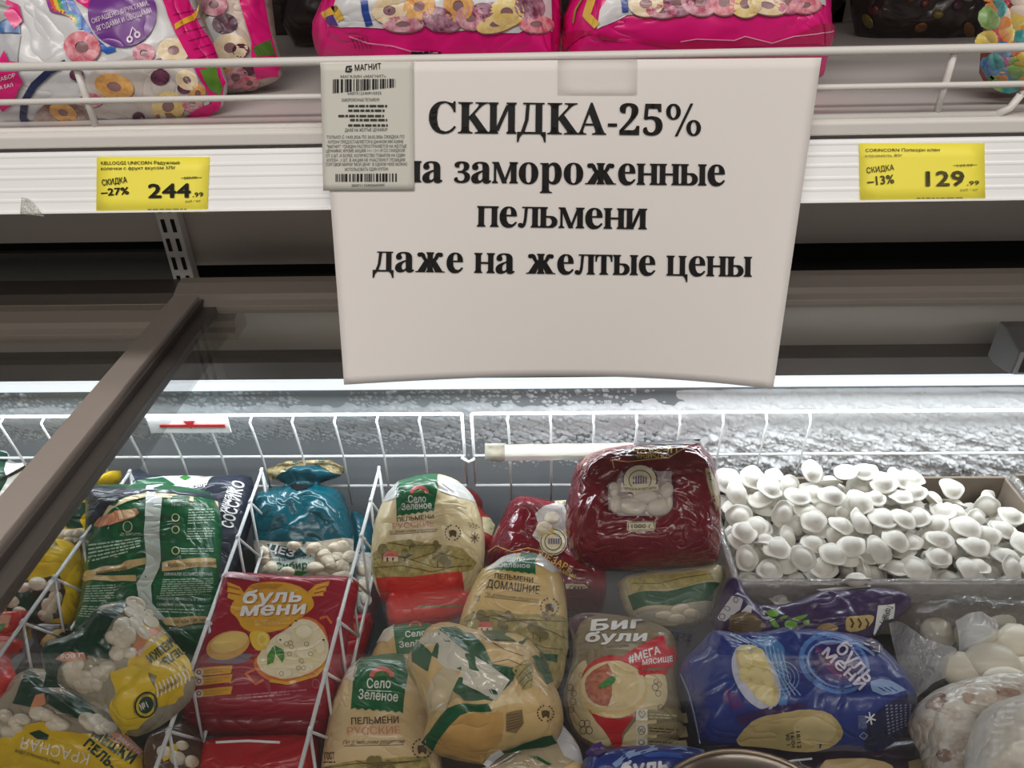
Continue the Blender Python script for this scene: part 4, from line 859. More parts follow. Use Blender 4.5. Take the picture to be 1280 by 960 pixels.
s=Surf('dumpling_pack','flat maroon pack picturing winged yellow logo and pot of dumplings','packet',(345,810),-.668,18,roll=4)
s.body('film',[(284,717),(300,717),(380,722),(436,722),(449,728),(446,750),(438,790),(428,845),(418,892),(410,906),(370,903),(300,898),(236,900),(228,893),(236,862),(250,812),(266,760),(280,722)],CARD,T=.022,r=.016,seed=18,wr=.0012,smooth=0)
s.patch('top_seam',C4((245,620),(420,655),(415,668),(245,652)),C_(226,180,190)); 
a=C4((252,658),(410,664)); s.text('top_seam','ПРОВЕРЕНО ТЕПЛОМ',*a[0],*a[1],2.2,DKBROWN,0,0,2)
for w in ([(255,30),(320,55),(345,90),(340,125),(280,120),(258,110),(262,85),(256,75),(262,55)],[(770,25),(700,45),(660,80),(670,105),(740,100),(735,85),(750,78),(752,55),(765,45)]): s.patch('gold_wing',D4(*w),GOLD)
for w in ([(262,55),(320,72)],[(262,85),(325,98)],[(752,52),(700,70)],[(745,78),(690,90)]): s.stroke('gold_wing',D4(*w),1.2,CARD,2)
s.patch('gold_blob',D4((385,40),(480,28),(560,35),(640,60),(690,120),(690,160),(640,200),(560,260),(470,285),(380,285),(330,260),(310,215),(270,180),(275,150),(300,110),(340,90),(360,60)),GOLD,1,1)
s.patch('gold_blob',D4((360,55),(420,40),(540,45),(500,70),(450,65),(400,75)),C_(206,140,40),1.5)
for tx,a_,b_,h in (('буль',(332,140),(628,132),15.5),('мени',(322,203),(645,193),15.5)):
    a=D4(a_,b_); s.text('brand_lettering',tx,a[0][0]+.8,a[0][1]+1,a[1][0]+.8,a[1][1]+1,h,C_(190,120,40),.07,.25,2); s.text('brand_lettering',tx,*a[0],*a[1],h,WINT,.06,.25,3)
for tx,a_,b_ in (('с маслом внутри',(470,92),(612,80)),('со сливочным',(352,240),(572,222)),('маслом',(400,252),(520,247))):
    a=D4(a_,b_); s.text('subtitle',tx,*a[0],*a[1],4,C_(252,226,150),.02,0,2.5)
# pot of dumplings
s.patch('pot_picture',D4((385,430),(430,380),(600,210),(680,205),(760,270),(760,420),(700,500),(560,545),(470,530),(400,480)),ORANGE,1.5,1)
s.patch('pot_picture',D4((410,400),(480,310),(560,270),(610,215),(690,225),(745,290),(770,360),(745,440),(650,500),(540,520),(440,490),(405,440)),C_(244,232,196),2,1)
s.stroke('pot_picture',D4((395,470),(350,490),(400,545),(440,520)),3,ORANGE,2); s.stroke('pot_picture',D4((720,215),(755,205),(780,240)),3,ORANGE,2)
for c,rx,ry,r in (((640,285),12,10,0),((540,320),11,9,-20),((645,390),13,10,10),((720,360),7,11,0),((540,490),12,7,0),((650,465),12,7,-20),((480,380),9,10,0)): s.ell('pot_picture',*D4(c)[0],rx,ry,C_(240,224,178),r,2.5); s.ell('pot_picture',D4(c)[0][0]+.5,D4(c)[0][1]-1,rx*.8,ry*.75,C_(250,240,208),r,3)
s.patch('pot_picture',D4((458,450),(460,400),(490,355),(500,390),(490,440)),LEAF,4); s.patch('pot_picture',D4((495,352),(540,375),(545,410),(535,440),(505,400)),LEAF,4)
for c in ((575,253),(602,230),(740,325),(525,325)): s.ell('pot_picture',*D4(c)[0],1.3,1.1,BLACKISH,0,4,10)
for c in ((555,345),(575,340),(580,360),(655,345),(630,430),(615,465),(640,465),(530,493),(570,395),(675,395)): s.ring('pot_picture',*D4(c)[0],3,3,.75,C_(150,140,100),0,4,12)
s.stroke('pot_picture',D4((760,440),(700,500),(560,540),(470,525)),4,GOLD,2.6)
# spoon with a dumpling and butter curl
s.patch('spoon_picture',D4((150,410),(250,400),(370,385),(390,400),(340,440),(240,445),(170,430)),C_(120,100,120),1.5,1); s.ell('spoon_picture',*D4((262,350))[0],28,17,C_(226,176,92),-18,2); s.ell('spoon_picture',*D4((270,335))[0],24,12,C_(240,204,130),-18,2.5); s.ell('spoon_picture',*D4((275,328))[0],18,7,C_(246,212,120),-18,3)
s.patch('butter_picture',D4((365,290),(400,275),(460,285),(475,320),(460,370),(410,380),(380,350)),C_(246,206,70),2.5,1); s.ring('butter_picture',*D4((435,322))[0],7,9,.55,C_(250,226,130),0,3)
for y in (480,525,585):
    q=D4((105,y-8),(285,y-30),(270,y+12),(95,y+30)); s.patch('gold_tab',D4((112,y-15),(285,y-32),(275,y+8),(98,y+28)),GOLD,1.5); c=D4((118,y+5))[0]; s.ell('gold_tab',c[0],c[1],5.2,5,PALE,0,2); s.ring('gold_tab',c[0],c[1],3,3,.6,CARD,0,2.5,12); s.rows('gold_tab',D4((150,y-10),(270,y-22),(262,y+2),(145,y+16)),2,C_(206,140,50),int(y),.35,2)
s.rows('fine_print',D4((305,592),(655,565),(660,590),(300,625)),2,C_(206,120,130),5,.5,1.5); s.rows('fine_print',D4((70,680),(185,685),(185,695),(70,690)),1,C_(206,120,130),6,.6,1.5,(3,7),1); s.ring('fine_print',*D4((700,540))[0],5,6,.85,C_(206,120,130),0,1.5); s.done()
# ================= beige village bags
OUT=C_(92,70,40)
def selo_panel(s,px,K,name_l,arch,layer=1):
    s.patch('brand_panel',px,C_(18,104,58),layer)
    (ax,ay),(bx_,by_)=K(*arch); w=bx_-ax
    s.strip('brand_panel',ellipse((ax+bx_)/2,(ay+by_)/2,w/2,w*.42,0,16,180,360),ellipse((ax+bx_)/2,(ay+by_)/2,w*.31,w*.24,0,16,180,360),PINKT,layer+.6)
    s.ell('brand_panel',(ax+bx_)/2,(ay+by_)/2-w*.02,w*.27,w*.2,C_(70,120,50),0,layer+.6,16,180,360)
    s.strip('brand_panel',[(ax+w*.1,ay+w*.02),(bx_-w*.1,by_+w*.02)],[(ax+w*.1,ay+w*.07),(bx_-w*.1,by_+w*.07)],C_(70,120,50),layer+.6,1)
    for tx,a_,b_,h in name_l:
        a=K(a_,b_); s.text('brand_panel',tx,*a[0],*a[1],h,C_(232,238,228),.035,0,layer+.8)
def zigzag(a,b,n,amp):
    a=np.array(a,float); b=np.array(b,float); d=(b-a)/n; u=np.array([-d[1],d[0]])/np.hypot(*d)*amp
    return [tuple(a+d*k+(u if k%2 else 0)) for k in range(n+1)]
def cow_badge(s,c,r,part='badge'):
    s.ell(part,c[0],c[1],r*.52,r*.4,OUT,0,2,14); s.patch(part,[(c[0]-r*.5,c[1]-r*.35),(c[0]-r*.2,c[1]-r*.1),(c[0]-r*.15,c[1]+r*.55),(c[0]-r*.4,c[1]+r*.55)],OUT,2); s.patch(part,[(c[0]+r*.5,c[1]-r*.35),(c[0]+r*.45,c[1]+r*.55),(c[0]+r*.2,c[1]+r*.55),(c[0]+r*.15,c[1])],OUT,2)
    for k in range(16):
        if k in (4,12): continue
        t=k*math.pi/8; s.stroke(part,[(c[0]+r*math.cos(t),c[1]+r*math.sin(t)),(c[0]+r*math.cos(t+.24),c[1]+r*math.sin(t+.24))],1.8,OUT,2)
def farm(s,K,hills,house,trees,part='landscape'):
    s.patch(part,hills,HILL,1)
    for q in trees:
        c=K(q[:2])[0]; r=q[2]/4; s.ell(part,c[0],c[1]-r*.6,r*.75,r*.9,C_(136,124,72),0,1.8,12); s.ell(part,c[0]+r*.7,c[1],r*.6,r*.6,C_(120,110,62),0,1.9,12); s.stroke(part,[(c[0],c[1]),(c[0],c[1]+r*.9)],1.2,OUT,2)
    if house:
        (x,y)=K(house)[0]; s.patch(part,[(x-10,y),(x-5,y-7),(x+6,y-7),(x+10,y)],PINKT,2.2,0,.003); s.patch(part,[(x-9,y),(x+9,y),(x+9,y+6),(x-9,y+6)],C_(240,226,196),2.2,0,.003); s.stroke(part,[(x-4,y+1),(x-4,y+6)],2,OUT,2.6); s.stroke(part,[(x+3,y+1),(x+3,y+5)],2,OUT,2.6)
def contour(s,K,L,part='landscape'):
    for l in L: s.stroke(part,K(*l),.9,OUT,2)

s=Surf('food_packet','red packet with pale corner hidden behind the upright beige bag','packet',(598,640),-.735,30)
s.body('film',[(560,610),(585,608),(603,622),(604,640),(618,650),(616,690),(570,690)],C_(150,34,34),T=.02,r=.02,seed=20); s.patch('pale_corner',E4((650,345),(690,350),(715,385),(700,440),(660,420)),C_(190,180,140)); s.done()
s=Surf('dumpling_bag','beige bag end with red stripe lying beneath the upright beige bag','packet',(535,768),-.70,20)
s.body('film',[(484,735),(590,735),(592,765),(560,777),(520,783),(488,784),(482,765)],RED,T=.02,r=.014,seed=21); s.strip('landscape',E4((330,790),(440,788),(545,785)),E4((330,802),(440,800),(545,797)),OLIVE,1); s.done()
s=Surf('dumpling_bag','beige bag with green brand panel mostly covered by its neighbours','packet',(505,812),-.70,22)
s.body('film',[(455,850),(464,818),(478,795),(490,782),(515,778),(548,780),(562,800),(545,840),(500,855)],KRAFT,T=.022,r=.02,seed=22)
s.patch('clear_corner',F4((120,340),(160,270),(215,240),(212,300),(180,330)),C_(226,216,196))
selo_panel(s,F4((212,250),(290,232),(400,240),(400,390),(225,395)),F4,(('Село',(268,308),(370,300),7.5),('Зелёное',(238,360),(420,345),7.5)),((285,255),(350,250))); s.done()

s=Surf('dumpling_bag','upright beige bag with green panel and wide red bottom stripe','packet',(537,680),-.665,36,roll=-3)
s.body('film',[(512,598),(525,594),(547,592),(560,595),(575,602),(592,620),(600,642),(606,668),(606,700),(601,722),(592,742),(580,754),(540,757),(492,757),(478,752),(468,732),(463,708),(466,660),(480,622),(497,602)],CREAM,T=.045,r=.045,seed=23,wr=.0028)
s.patch('clear_shoulder',E4((150,262),(205,200),(245,160),(235,245),(190,262),(160,275)),C_(226,228,226,rough=.2)); s.patch('clear_shoulder',E4((432,140),(490,148),(550,180),(605,240),(620,275),(540,250),(440,215)),C_(230,230,226,rough=.2))
selo_panel(s,E4((245,162),(330,138),(430,132),(432,200))+E4((410,318))+[ (p[0],p[1]) for p in zigzag(E4((410,318))[0],E4((225,345))[0],12,2.0)][1:],E4,(('Село',(282,275),(372,272),9),('Зелёное',(250,312),(400,302),8.5)),((290,232),(385,225)))
for tx,a_,b_,h,mt,b in (('ПЕЛЬМЕНИ',(226,370),(411,352),5.2,OUT,.03),('РУССКИЕ',(205,407),(411,390),7.0,C_(216,140,130),.0),('По домашним рецептам',(180,428),(425,414),3.6,OUT,0)):
    a=E4(a_,b_); s.text('lettering',tx,*a[0],*a[1],h,mt,b,.3 if h<4 else 0,1.5)
s.stroke('lettering',E4((190,433),(420,418)),.8,OUT,1.5)
cow_badge(s,E4((505,425))[0],9.5); s.rows('fine_print',E4((580,370),(640,385),(640,410),(590,400)),3,OUT,3,.35,1.5,(2,6)); 
for k in range(4): t=k*math.pi/4; c=E4((615,450))[0]; s.stroke('badge',[(c[0]-6*math.cos(t),c[1]-7*math.sin(t)),(c[0]+6*math.cos(t),c[1]+7*math.sin(t))],1,OUT,2)
farm(s,E4,E4((105,530),(180,472),(280,460),(420,480),(550,500),(625,575),(600,612),(550,622),(300,645),(120,652),(100,600)),(195,545),((155,530,34),(265,545,28),(430,560,40),(460,575,30),(290,490,22),(420,495,22)))
contour(s,E4,(((110,560),(190,530),(300,560),(420,520),(560,560)),((110,600),(250,590),(400,620),(540,590)),((180,475),(280,490),(420,485)),((300,560),(420,600),(600,590))))
s.patch('red_stripe',E4((120,652),(300,645),(550,620),(562,700),(560,712),(350,722),(140,728)),RED,1.4); s.patch('clear_hem',E4((140,730),(350,724),(562,712),(575,745),(380,775),(190,785),(150,768)),C_(206,92,84,rough=.18),1.4); s.done({'red_stripe':'wide red stripe','clear_shoulder':'clear film shoulder'})

s=Surf('dumpling_bag','front beige bag with large green panel near the bottom left divider','packet',(480,890),-.685,20)
s.body('film',[(398,985),(405,930),(413,886),(425,857),(438,832),(460,821),(505,816),(520,830),(532,860),(546,900),(556,985)],C_(228,200,150),T=.04,r=.04,seed=24,wr=.0022)
s.patch('clear_shoulder',D4((830,520),(870,455),(925,408),(905,470),(890,530)),C_(226,216,200,rough=.2)); s.patch('clear_shoulder',D4((1145,395),(1180,430),(1220,480),(1250,530),(1165,500),(1150,450)),C_(226,216,200,rough=.2))
selo_panel(s,D4((925,408),(1020,395),(1140,392),(1160,430),(1165,470),(1135,688))+zigzag(D4((1135,688))[0],D4((875,668))[0],14,2.6)[1:],D4,(('Село',(955,562),(1075,562),12),('Зелёное',(912,615),(1110,630),12)),((968,505),(1092,508)))
a=D4((955,582),(1075,582)); s.stroke('brand_panel',D4((955,575),(1080,580)),1,C_(232,238,228),2)
for tx,a_,b_,h,mt,b in (('ПЕЛЬМЕНИ',(878,744),(1115,736),8.5,OUT,.03),('РУССКИЕ',(858,796),(1122,790),9.5,C_(226,140,116),.0),('По домашним рецептам',(835,845),(1140,838),5.5,OUT,0),('ГОСТ',(745,920),(795,918),9,OUT,.05)):
    a=D4(a_,b_); s.text('lettering',tx,*a[0],*a[1],h,mt,b,.3 if h<6 else 0,1.5)
s.stroke('lettering',D4((840,852),(1140,845)),.9,OUT,1.5); s.rows('lettering',D4((740,928),(798,926),(798,938),(740,940)),1,OUT,2,.6,1.5,(2,5),1)
cow_badge(s,D4((1232,865))[0],12)
farm(s,D4,D4((700,975),(760,950),(900,925),(1050,915),(1180,905),(1260,905),(1300,1080),(690,1080)),None,((980,960,40),(1010,945,30),(1060,965,30)))
contour(s,D4,(((740,962),(900,940),(1080,935),(1230,925)),((900,925),(1000,950),(1180,930)))); s.done()

s=Surf('dumpling_bag','beige bag with black lettered name leaning on the maroon bag','packet',(645,780),-.652,26,roll=3)
s.body('film',[(612,707),(630,695),(650,691),(672,692),(686,701),(701,716),(707,740),(710,772),(710,806),(704,850),(690,872),(600,862),(572,840),(570,800),(577,766),(588,738),(601,712)],C_(230,198,130),T=.036,r=.036,seed=25,wr=.0022)
s.patch('clear_shoulder',E4((690,592),(760,542),(830,530),(810,575),(720,600),(660,620)),C_(226,226,220,rough=.2)); s.patch('clear_shoulder',E4((935,535),(990,570),(1045,620),(1000,625),(920,580)),C_(226,226,220,rough=.2))
s.patch('brand_panel',E4((845,528),(935,532),(915,560),(918,635))+zigzag(E4((918,635))[0],E4((705,608))[0],12,1.6)[1:]+E4((760,570),(835,550)),C_(18,104,58))
for tx,a_,b_,h in (('Село',(770,572),(865,570),6),('Зелёное',(735,598),(890,602),6)): a=E4(a_,b_); s.text('brand_panel',tx,*a[0],*a[1],h,C_(232,238,228),.035,0,1.8)
for tx,a_,b_,h,b in (('ПЕЛЬМЕНИ',(712,652),(904,676),6.5,.03),('ДОМАШНИЕ',(672,698),(936,732),10,.03),('По домашним рецептам',(662,738),(932,772),4.5,0),('ГОСТ',(610,765),(638,770),7,.04)):
    a=E4(a_,b_); s.text('lettering',tx,*a[0],*a[1],h,OUT if h<6 else DKBROWN,b,.3 if h<5 else 0,1.5)
s.stroke('lettering',E4((662,745),(932,776)),.8,OUT,1.5); cow_badge(s,E4((988,797))[0],11)
farm(s,E4,E4((545,865),(600,822),(700,810),(850,835),(960,830),(1078,860),(1082,1000),(1040,1180),(700,1120),(530,1040)),(665,900),((645,860,34),(745,900,28),(780,850,24),(905,920,40),(940,940,34),(970,850,22)))
contour(s,E4,(((560,870),(700,840),(860,860),(1070,870)),((700,830),(850,870),(1000,920),(1075,960)),((600,822),(760,870),(900,860)),((860,960),(960,1000),(1060,1010)),((620,930),(760,940),(880,1000))))
s.patch('green_stripe',F4((860,370),(960,390),(1030,395),(1025,435),(980,425),(870,400)),GREEN,2); s.done()

s=Surf('dumpling_bag','crumpled beige and green bag lying seam up before the lettered beige bag','packet',(610,865),-.622,18)
s.body('film',[(507,828),(514,815),(522,806),(533,790),(546,780),(570,780),(596,790),(616,792),(641,792),(665,802),(680,820),(690,850),(700,870),(705,895),(703,915),(690,934),(660,935),(632,941),(611,957),(580,953),(542,943),(527,931),(533,905),(535,895),(524,864),(510,841)],C_(226,194,132),T=.045,r=.04,seed=26,wr=.005,
   creases=((F4((370,290),(560,480),(720,620)),.006,.006),(F4((480,660),(620,620),(770,610)),-.009,.006),(F4((760,700),(740,860)),-.006,.005),(F4((640,280),(700,430),(830,470)),.005,.006),(F4((560,700),(640,800),(620,920)),.004,.005),(F4((330,560),(480,650)),-.005,.005),(F4((900,400),(860,560),(760,700)),.004,.006)))
s.patch('green_panel',F4((440,265),(520,255),(560,285),(600,290),(660,350),(700,440),(830,462),(800,540),(760,580),(725,632),(660,620),(560,625),(500,570),(510,510),(600,520),(400,400),(380,480),(300,430),(320,345),(400,390),(430,320)),GREEN,1)
s.strip('green_edge',F4((650,285),(760,268),(880,308),(960,390),(1010,530)),F4((690,320),(780,330),(850,345),(905,410),(975,545)),GREEN,1.2,3)
s.patch('green_panel',F4((345,835),(380,790),(430,720),(480,665),(560,640),(680,640),(700,680),(540,700),(480,760),(405,880)),GREEN,2)
s.patch('flap',F4((480,765),(540,702),(600,690),(755,685),(760,750),(745,830),(680,880),(655,940),(560,915),(410,882)),C_(214,168,96),2)
s.patch('green_panel',F4((750,880),(860,840),(1000,800),(1028,838),(960,860),(860,870),(760,892)),GREEN,2.2)
s.patch('beige_fold',F4((670,660),(800,530),(830,600),(860,640),(760,650),(700,665)),C_(238,214,160),1.6); s.patch('beige_fold',F4((690,440),(820,340),(890,400),(880,440),(840,450),(720,440)),C_(236,206,150),1.2)
s.patch('landscape',F4((800,470),(880,420),(910,470),(900,560),(860,575),(830,530)),HILL,1.5); contour(s,F4,(((820,520),(860,470),(900,440)),((830,545),(870,500),(905,480)),((850,570),(880,530),(905,520)),((640,305),(760,370),(860,405)),((690,440),(780,420),(850,450)))); s.patch('landscape',F4((770,690),(850,670),(860,740),(820,790),(770,780)),C_(150,126,84),1.5)
for k in range(6): contour(s,F4,(((775,700+k*15),(850,690+k*12)),))
s.strip('clear_seam',F4((340,335),(440,440),(560,545),(640,585),(720,632)),F4((380,288),(450,285),(560,375),(690,450),(790,525)),C_(222,218,200,rough=.12),3,4)
for k in range(6): a=F4((560+k*22,470+k*12),(660+k*12,590+k*7)); s.stroke('clear_seam',a,.8,C_(246,244,236,rough=.1),3.6)
s.patch('clear_gusset',F4((400,520),(470,440),(540,500),(500,580),(470,680),(380,690),(370,590)),C_(222,206,170,rough=.15),1.5)
s.patch('white_clip',F4((655,945),(690,905),(740,872),(762,895),(720,925),(680,962)),WHT,4); cow_badge(s,F4((968,690))[0],10); s.done({'clear_seam':'clear crimped seam strip','white_clip':'white film end'})

s=Surf('plastic_bag','clear plastic bag corner beside the crumpled beige bag','plastic bag',(700,940),-.685,12)
s.body('film',[(660,900),(670,891),(690,894),(714,916),(729,942),(738,990),(600,990),(590,965),(612,955),(640,938),(668,925)],C_(186,172,140,rough=.15),T=.02,r=.02,seed=27,wr=.005); s.patch('white_fold',F4((925,700),(1000,700),(1080,780),(1140,870),(1160,960),(1060,900),(1010,800)),C_(214,214,216,rough=.15)); s.patch('green_panel',F4((880,900),(930,905),(1000,945),(980,950)),GREEN,1.5); s.patch('beige_panel',F4((1060,960),(1110,930),(1165,950),(1165,1000),(1060,1000)),KRAFT,1.5); s.done()

# ================= maroon glossy bags
MAR=C_(134,26,42,rough=.14,stripes=110,crink=.9); DMAR=C_(92,16,30,rough=.2); GOLDP=C_(226,190,96); CRP=C_(236,226,190)
s=Surf('dumpling_bag','tilted maroon bag with silver window lying behind the lettered beige bag','packet',(690,690),-.715,32,roll=6)
s.body('film',[(606,704),(607,690),(625,652),(637,625),(652,619),(690,626),(712,634),(716,680),(755,700),(759,722),(757,756),(752,766),(730,768),(700,762),(660,745),(620,725)],MAR,T=.04,r=.035,seed=28,wr=.0045)
s.patch('window',E4((915,330),(960,290),(1050,280),(1075,330),(1085,400),(1070,470),(1020,510),(960,490),(900,440),(930,380)),C_(206,200,196,rough=.15)); s.blobs('dumpling',[(p[0],p[1],10,8,0) for p in E4((1000,350),(960,400))],DOUGH,.004,1)
c=E4((1005,470))[0]; s.ell('seal',c[0],c[1],17,17,CRP,0,2); s.ring('seal',c[0],c[1],16,16,.93,DKBROWN,0,2.5); s.ring('seal',c[0],c[1],11,11,.9,DKBROWN,0,2.5)
for k in range(5): s.strip('seal',[(c[0]-6+k*3,c[1]-4),(c[0]-4.2+k*3,c[1]-4)],[(c[0]-6+k*3,c[1]+3),(c[0]-4.2+k*3,c[1]+3)],C_(120,110,150),2.6,1)
s.strip('seal',E4((935,410),(1000,400),(1075,415)),E4((935,440),(1000,430),(1075,445)),GOLDP,3)
a=E4((938,545),(1095,625)); s.text('gold_lettering','ЦЕЗАРЬ',*a[0],*a[1],8,GOLDP,.03,0,2); a=E4((990,600),(1110,655)); s.text('gold_lettering','ПЕЛЬМЕНИ',*a[0],*a[1],5,GOLDP,.03,0,2)
s.patch('weight_badge',E4((1010,265),(1070,262),(1065,285),(1015,285)),CRP,1); a=E4((1030,280),(1065,280)); s.text('weight_badge','100',*a[0],*a[1],3.5,DKBROWN,.03,0,1.5); s.patch('weight_badge',E4((1065,680),(1160,682),(1180,700),(1070,706)),CRP,1); a=E4((1085,698),(1160,698)); s.text('weight_badge','эпельц',*a[0],*a[1],3.5,DKBROWN,.03,0,1.5)
s.patch('dark_underside',E4((1080,700),(1200,690),(1270,720),(1265,790),(1180,820),(1090,790)),DMAR,1); s.stroke('gold_trim',E4((680,520),(720,490),(800,520),(880,500),(960,520)),1,GOLDP,1.5); s.done()

s=Surf('dumpling_bag','upright glossy maroon bag with dumpling window and 1000 g badge','packet',(805,640),-.632,42)
s.body('film',[(709,625),(717,590),(722,577),(745,562),(790,555),(874,550),(879,560),(890,570),(896,590),(900,615),(902,650),(901,682),(899,698),(893,706),(835,711),(765,716),(722,706),(711,684),(706,655)],MAR,T=.05,r=.04,seed=29,wr=.004,
   creases=((G4((240,620),(270,500),(330,390),(400,310)),.004,.003),(G4((260,300),(330,210),(400,170)),.004,.003),(G4((740,520),(760,600),(720,660)),.004,.003),(G4((860,230),(890,400),(950,500)),.004,.003)))
SHP=[(400,300),(440,292),(468,250),(500,230),(620,228),(650,238),(716,236),(718,300),(722,395),(700,408),(690,440),(655,460),(450,460),(430,435),(402,430)]
s.patch('window_border',ellipse(0,0,0,0) if False else G4(*[(560+(x-560)*1.09,350+(y-350)*1.1) for x,y in SHP]),DMAR,1); s.patch('window',G4(*SHP),C_(176,160,160,rough=.18),1.5)
s.blobs('dumpling',[(p[0],p[1],rx,ry,r) for p,rx,ry,r in zip(G4((522,412),(655,418),(585,365),(440,400),(690,330),(430,330),(700,400)),(19,16,16,8,9,7,6),(11,11,9,12,11,10,10),(8,-8,0,0,10,0,0))],C_(226,214,200,rough=.35),.006,1.6)
c=G4((558,282))[0]; s.ell('seal',c[0],c[1],22,20,CRP,0,4); s.ring('seal',c[0],c[1],22,20,.92,DMAR,0,4.4); s.ring('seal',c[0],c[1],14.5,12.5,.92,DMAR,0,4.4)
for k in range(6): s.strip('seal',[(c[0]-9+k*3.1,c[1]-6+abs(k-2.5)*.8),(c[0]-7+k*3.1,c[1]-6+abs(k-2.5)*.8)],[(c[0]-9+k*3.1,c[1]+5),(c[0]-7+k*3.1,c[1]+5)],C_(110,90,130),4.6,1)
s.patch('seal',G4((462,315),(475,308),(560,322),(645,303),(652,330),(560,345),(470,340)),CRP,5); a=G4((478,332),(638,326)); s.text('seal','ЧЕРЕШНЯ И ПАРТНЁРЫ',*a[0],*a[1],3.2,DKBROWN,.03,0,5.5,arc=-1.5)
s.patch('weight_badge',G4((500,490),(628,486),(636,492),(636,526),(628,533),(502,537),(494,530),(494,496)),CRP,2); s.stroke('weight_badge',G4((500,494),(628,490),(632,526),(502,533)),.9,DKBROWN,2.5,True); a=G4((516,523),(616,520)); s.text('weight_badge','1000 г',*a[0],*a[1],5.5,DKBROWN,.02,0,3.6)
s.patch('gold_lettering',G4((440,130),(540,112),(780,105),(800,120),(740,150),(680,175),(540,180),(460,160)),DMAR,1); a=G4((745,118),(520,122)); s.text('gold_lettering','ЦЕЗАРЬ',*a[0],*a[1],7,GOLDP,.03,0,2); a=G4((690,146),(545,148)); s.text('gold_lettering','ПЕЛЬМЕНИ',*a[0],*a[1],6,GOLDP,.03,0,2)
s.stroke('gold_trim',G4((430,225),(420,180),(500,190),(600,178),(700,170),(800,110)),1,GOLDP,1.5)
s.patch('gold_side',G4((885,220),(910,225),(940,290),(955,380),(940,440),(915,360),(895,290)),C_(176,160,120)); s.rows('gold_side',G4((895,240),(915,245),(940,340),(920,330)),6,DKBROWN,4,.5,1.8,(2,5))
s.patch('dark_top_edge',G4((530,98),(700,85),(862,76),(862,100),(700,104),(540,106)),BLACKISH,1.5); s.done({'window':'clear window showing dumplings'})
# shiny tape strip across the basket wires and the bag top
t=empty('tape_strip',atY(745,564,.765),'long shiny clear tape strip over basket wires and maroon bag top','tape')
nb=clear('glossy_tape',(255,251,240),.62,.3,.2,.2,40,glow=.75)
pts=[]
for i in range(41):
    f=i/40; x=606+(792-606)*f; yt=553.5+2.5*(1-f); pts.append((atY(x,yt,.757),atY(x,yt+20.5,.757)))
V=[];Fq=[]
for i,(a,b) in enumerate(pts):
    w=.0003*math.sin(i*.7); 
    for p in (a,b): V.append((p[0],p[1]+w,p[2]))
    for p in (a,b): V.append((p[0],p[1]+w+.0004,p[2]))
for i in range(40):
    a=i*4; Fq+=[(a,a+1,a+5,a+4),(a+2,a+6,a+7,a+3),(a,a+4,a+6,a+2),(a+1,a+3,a+7,a+5)]
Fq+=[(0,2,3,1),(160,161,163,162)]
mesh('strip',V,Fq,nb,t)
V=[];
for x in (606,631):
    for y in (554.5,577): p=atY(x,y,.7563); V+= [tuple(p),(p[0],p[1]+.0004,p[2])]
mesh('folded_end',V,[(0,2,6,4),(1,5,7,3),(0,4,5,1),(2,3,7,6),(0,1,3,2),(4,6,7,5)],nb,t)

s=Surf('dumpling_bag','beige bag with dark green stripe lying under the upright maroon bag','packet',(838,745),-.70,20)
s.body('film',[(772,724),(800,716),(860,712),(900,705),(908,722),(900,745),(893,770),(860,785),(800,785),(782,765),(775,745)],C_(196,186,150),T=.03,r=.025,seed=30)
s.patch('landscape',G4((500,780),(600,760),(760,750),(900,735),(930,780),(760,820),(520,850)),HILL); s.patch('green_stripe',G4((498,862),(700,838),(960,800),(930,835),(920,890),(720,910),(525,935)),C_(14,84,48),1.5)
s.patch('window',H4((530,190),(700,165),(920,132),(915,200),(800,235),(560,235)),C_(176,172,160,rough=.15),1.2); s.blobs('dumpling',[(p[0],p[1],12,6,r) for p,r in zip(H4((760,165),(680,200),(820,190),(740,215)),(-10,0,10,0))],DOUGH,.005,1.2); contour(s,G4,(((520,800),(650,800),(780,770),(920,750)),)); s.done()

# ================= khaki bag and blue bags
s=Surf('dumpling_bag','khaki bag with red banner and big dumpling picture','packet',(780,850),-.70,18)
s.body('film',[(708,776),(722,768),(742,767),(780,771),(820,780),(845,795),(848,825),(846,860),(852,890),(856,922),(820,938),(777,945),(732,935),(711,908),(703,870),(710,845),(716,825),(716,800)],KHAKI,T=.035,r=.035,seed=31,wr=.0022)
s.patch('maroon_corner',H4((200,215),(280,195),(340,200),(260,240),(230,300)),C_(88,54,70)); 
s.patch('beige_panel',H4((190,570),(215,500),(260,430),(300,420),(300,640),(400,740),(440,860),(290,830),(215,740)),CREAM,1,1); s.patch('beige_panel',H4((560,500),(680,480),(700,560),(690,640),(640,680),(560,720),(500,820),(480,860),(640,850),(540,700)),CREAM,1.0,1); s.patch('beige_panel',H4((465,860),(480,800),(560,700),(640,690),(640,850)),CREAM,1.1)
s.patch('red_panel',H4((280,640),(320,690),(450,720),(540,690),(470,790),(465,870),(430,865),(390,790),(340,730)),C_(206,36,44),1.6)
s.ell('dish_picture',*H4((425,530))[0],40,33,C_(206,36,44),0,1.4); s.ell('dish_picture',*H4((425,570))[0],43,36,C_(238,208,140),0,2); s.ell('dish_picture',*H4((425,555))[0],40,31,C_(246,226,178),0,2.5)
s.patch('dish_picture',H4((280,520),(330,470),(420,430),(418,660),(340,650),(290,600)),C_(176,90,66,c2=(216,132,100),vscale=220),3,1); s.patch('dish_picture',H4((420,424),(480,430),(540,490),(555,580),(520,650),(418,668)),C_(240,216,160),3,1); s.patch('dish_picture',H4((345,560),(400,510),(445,500),(430,545),(370,570)),LEAF,4,1)
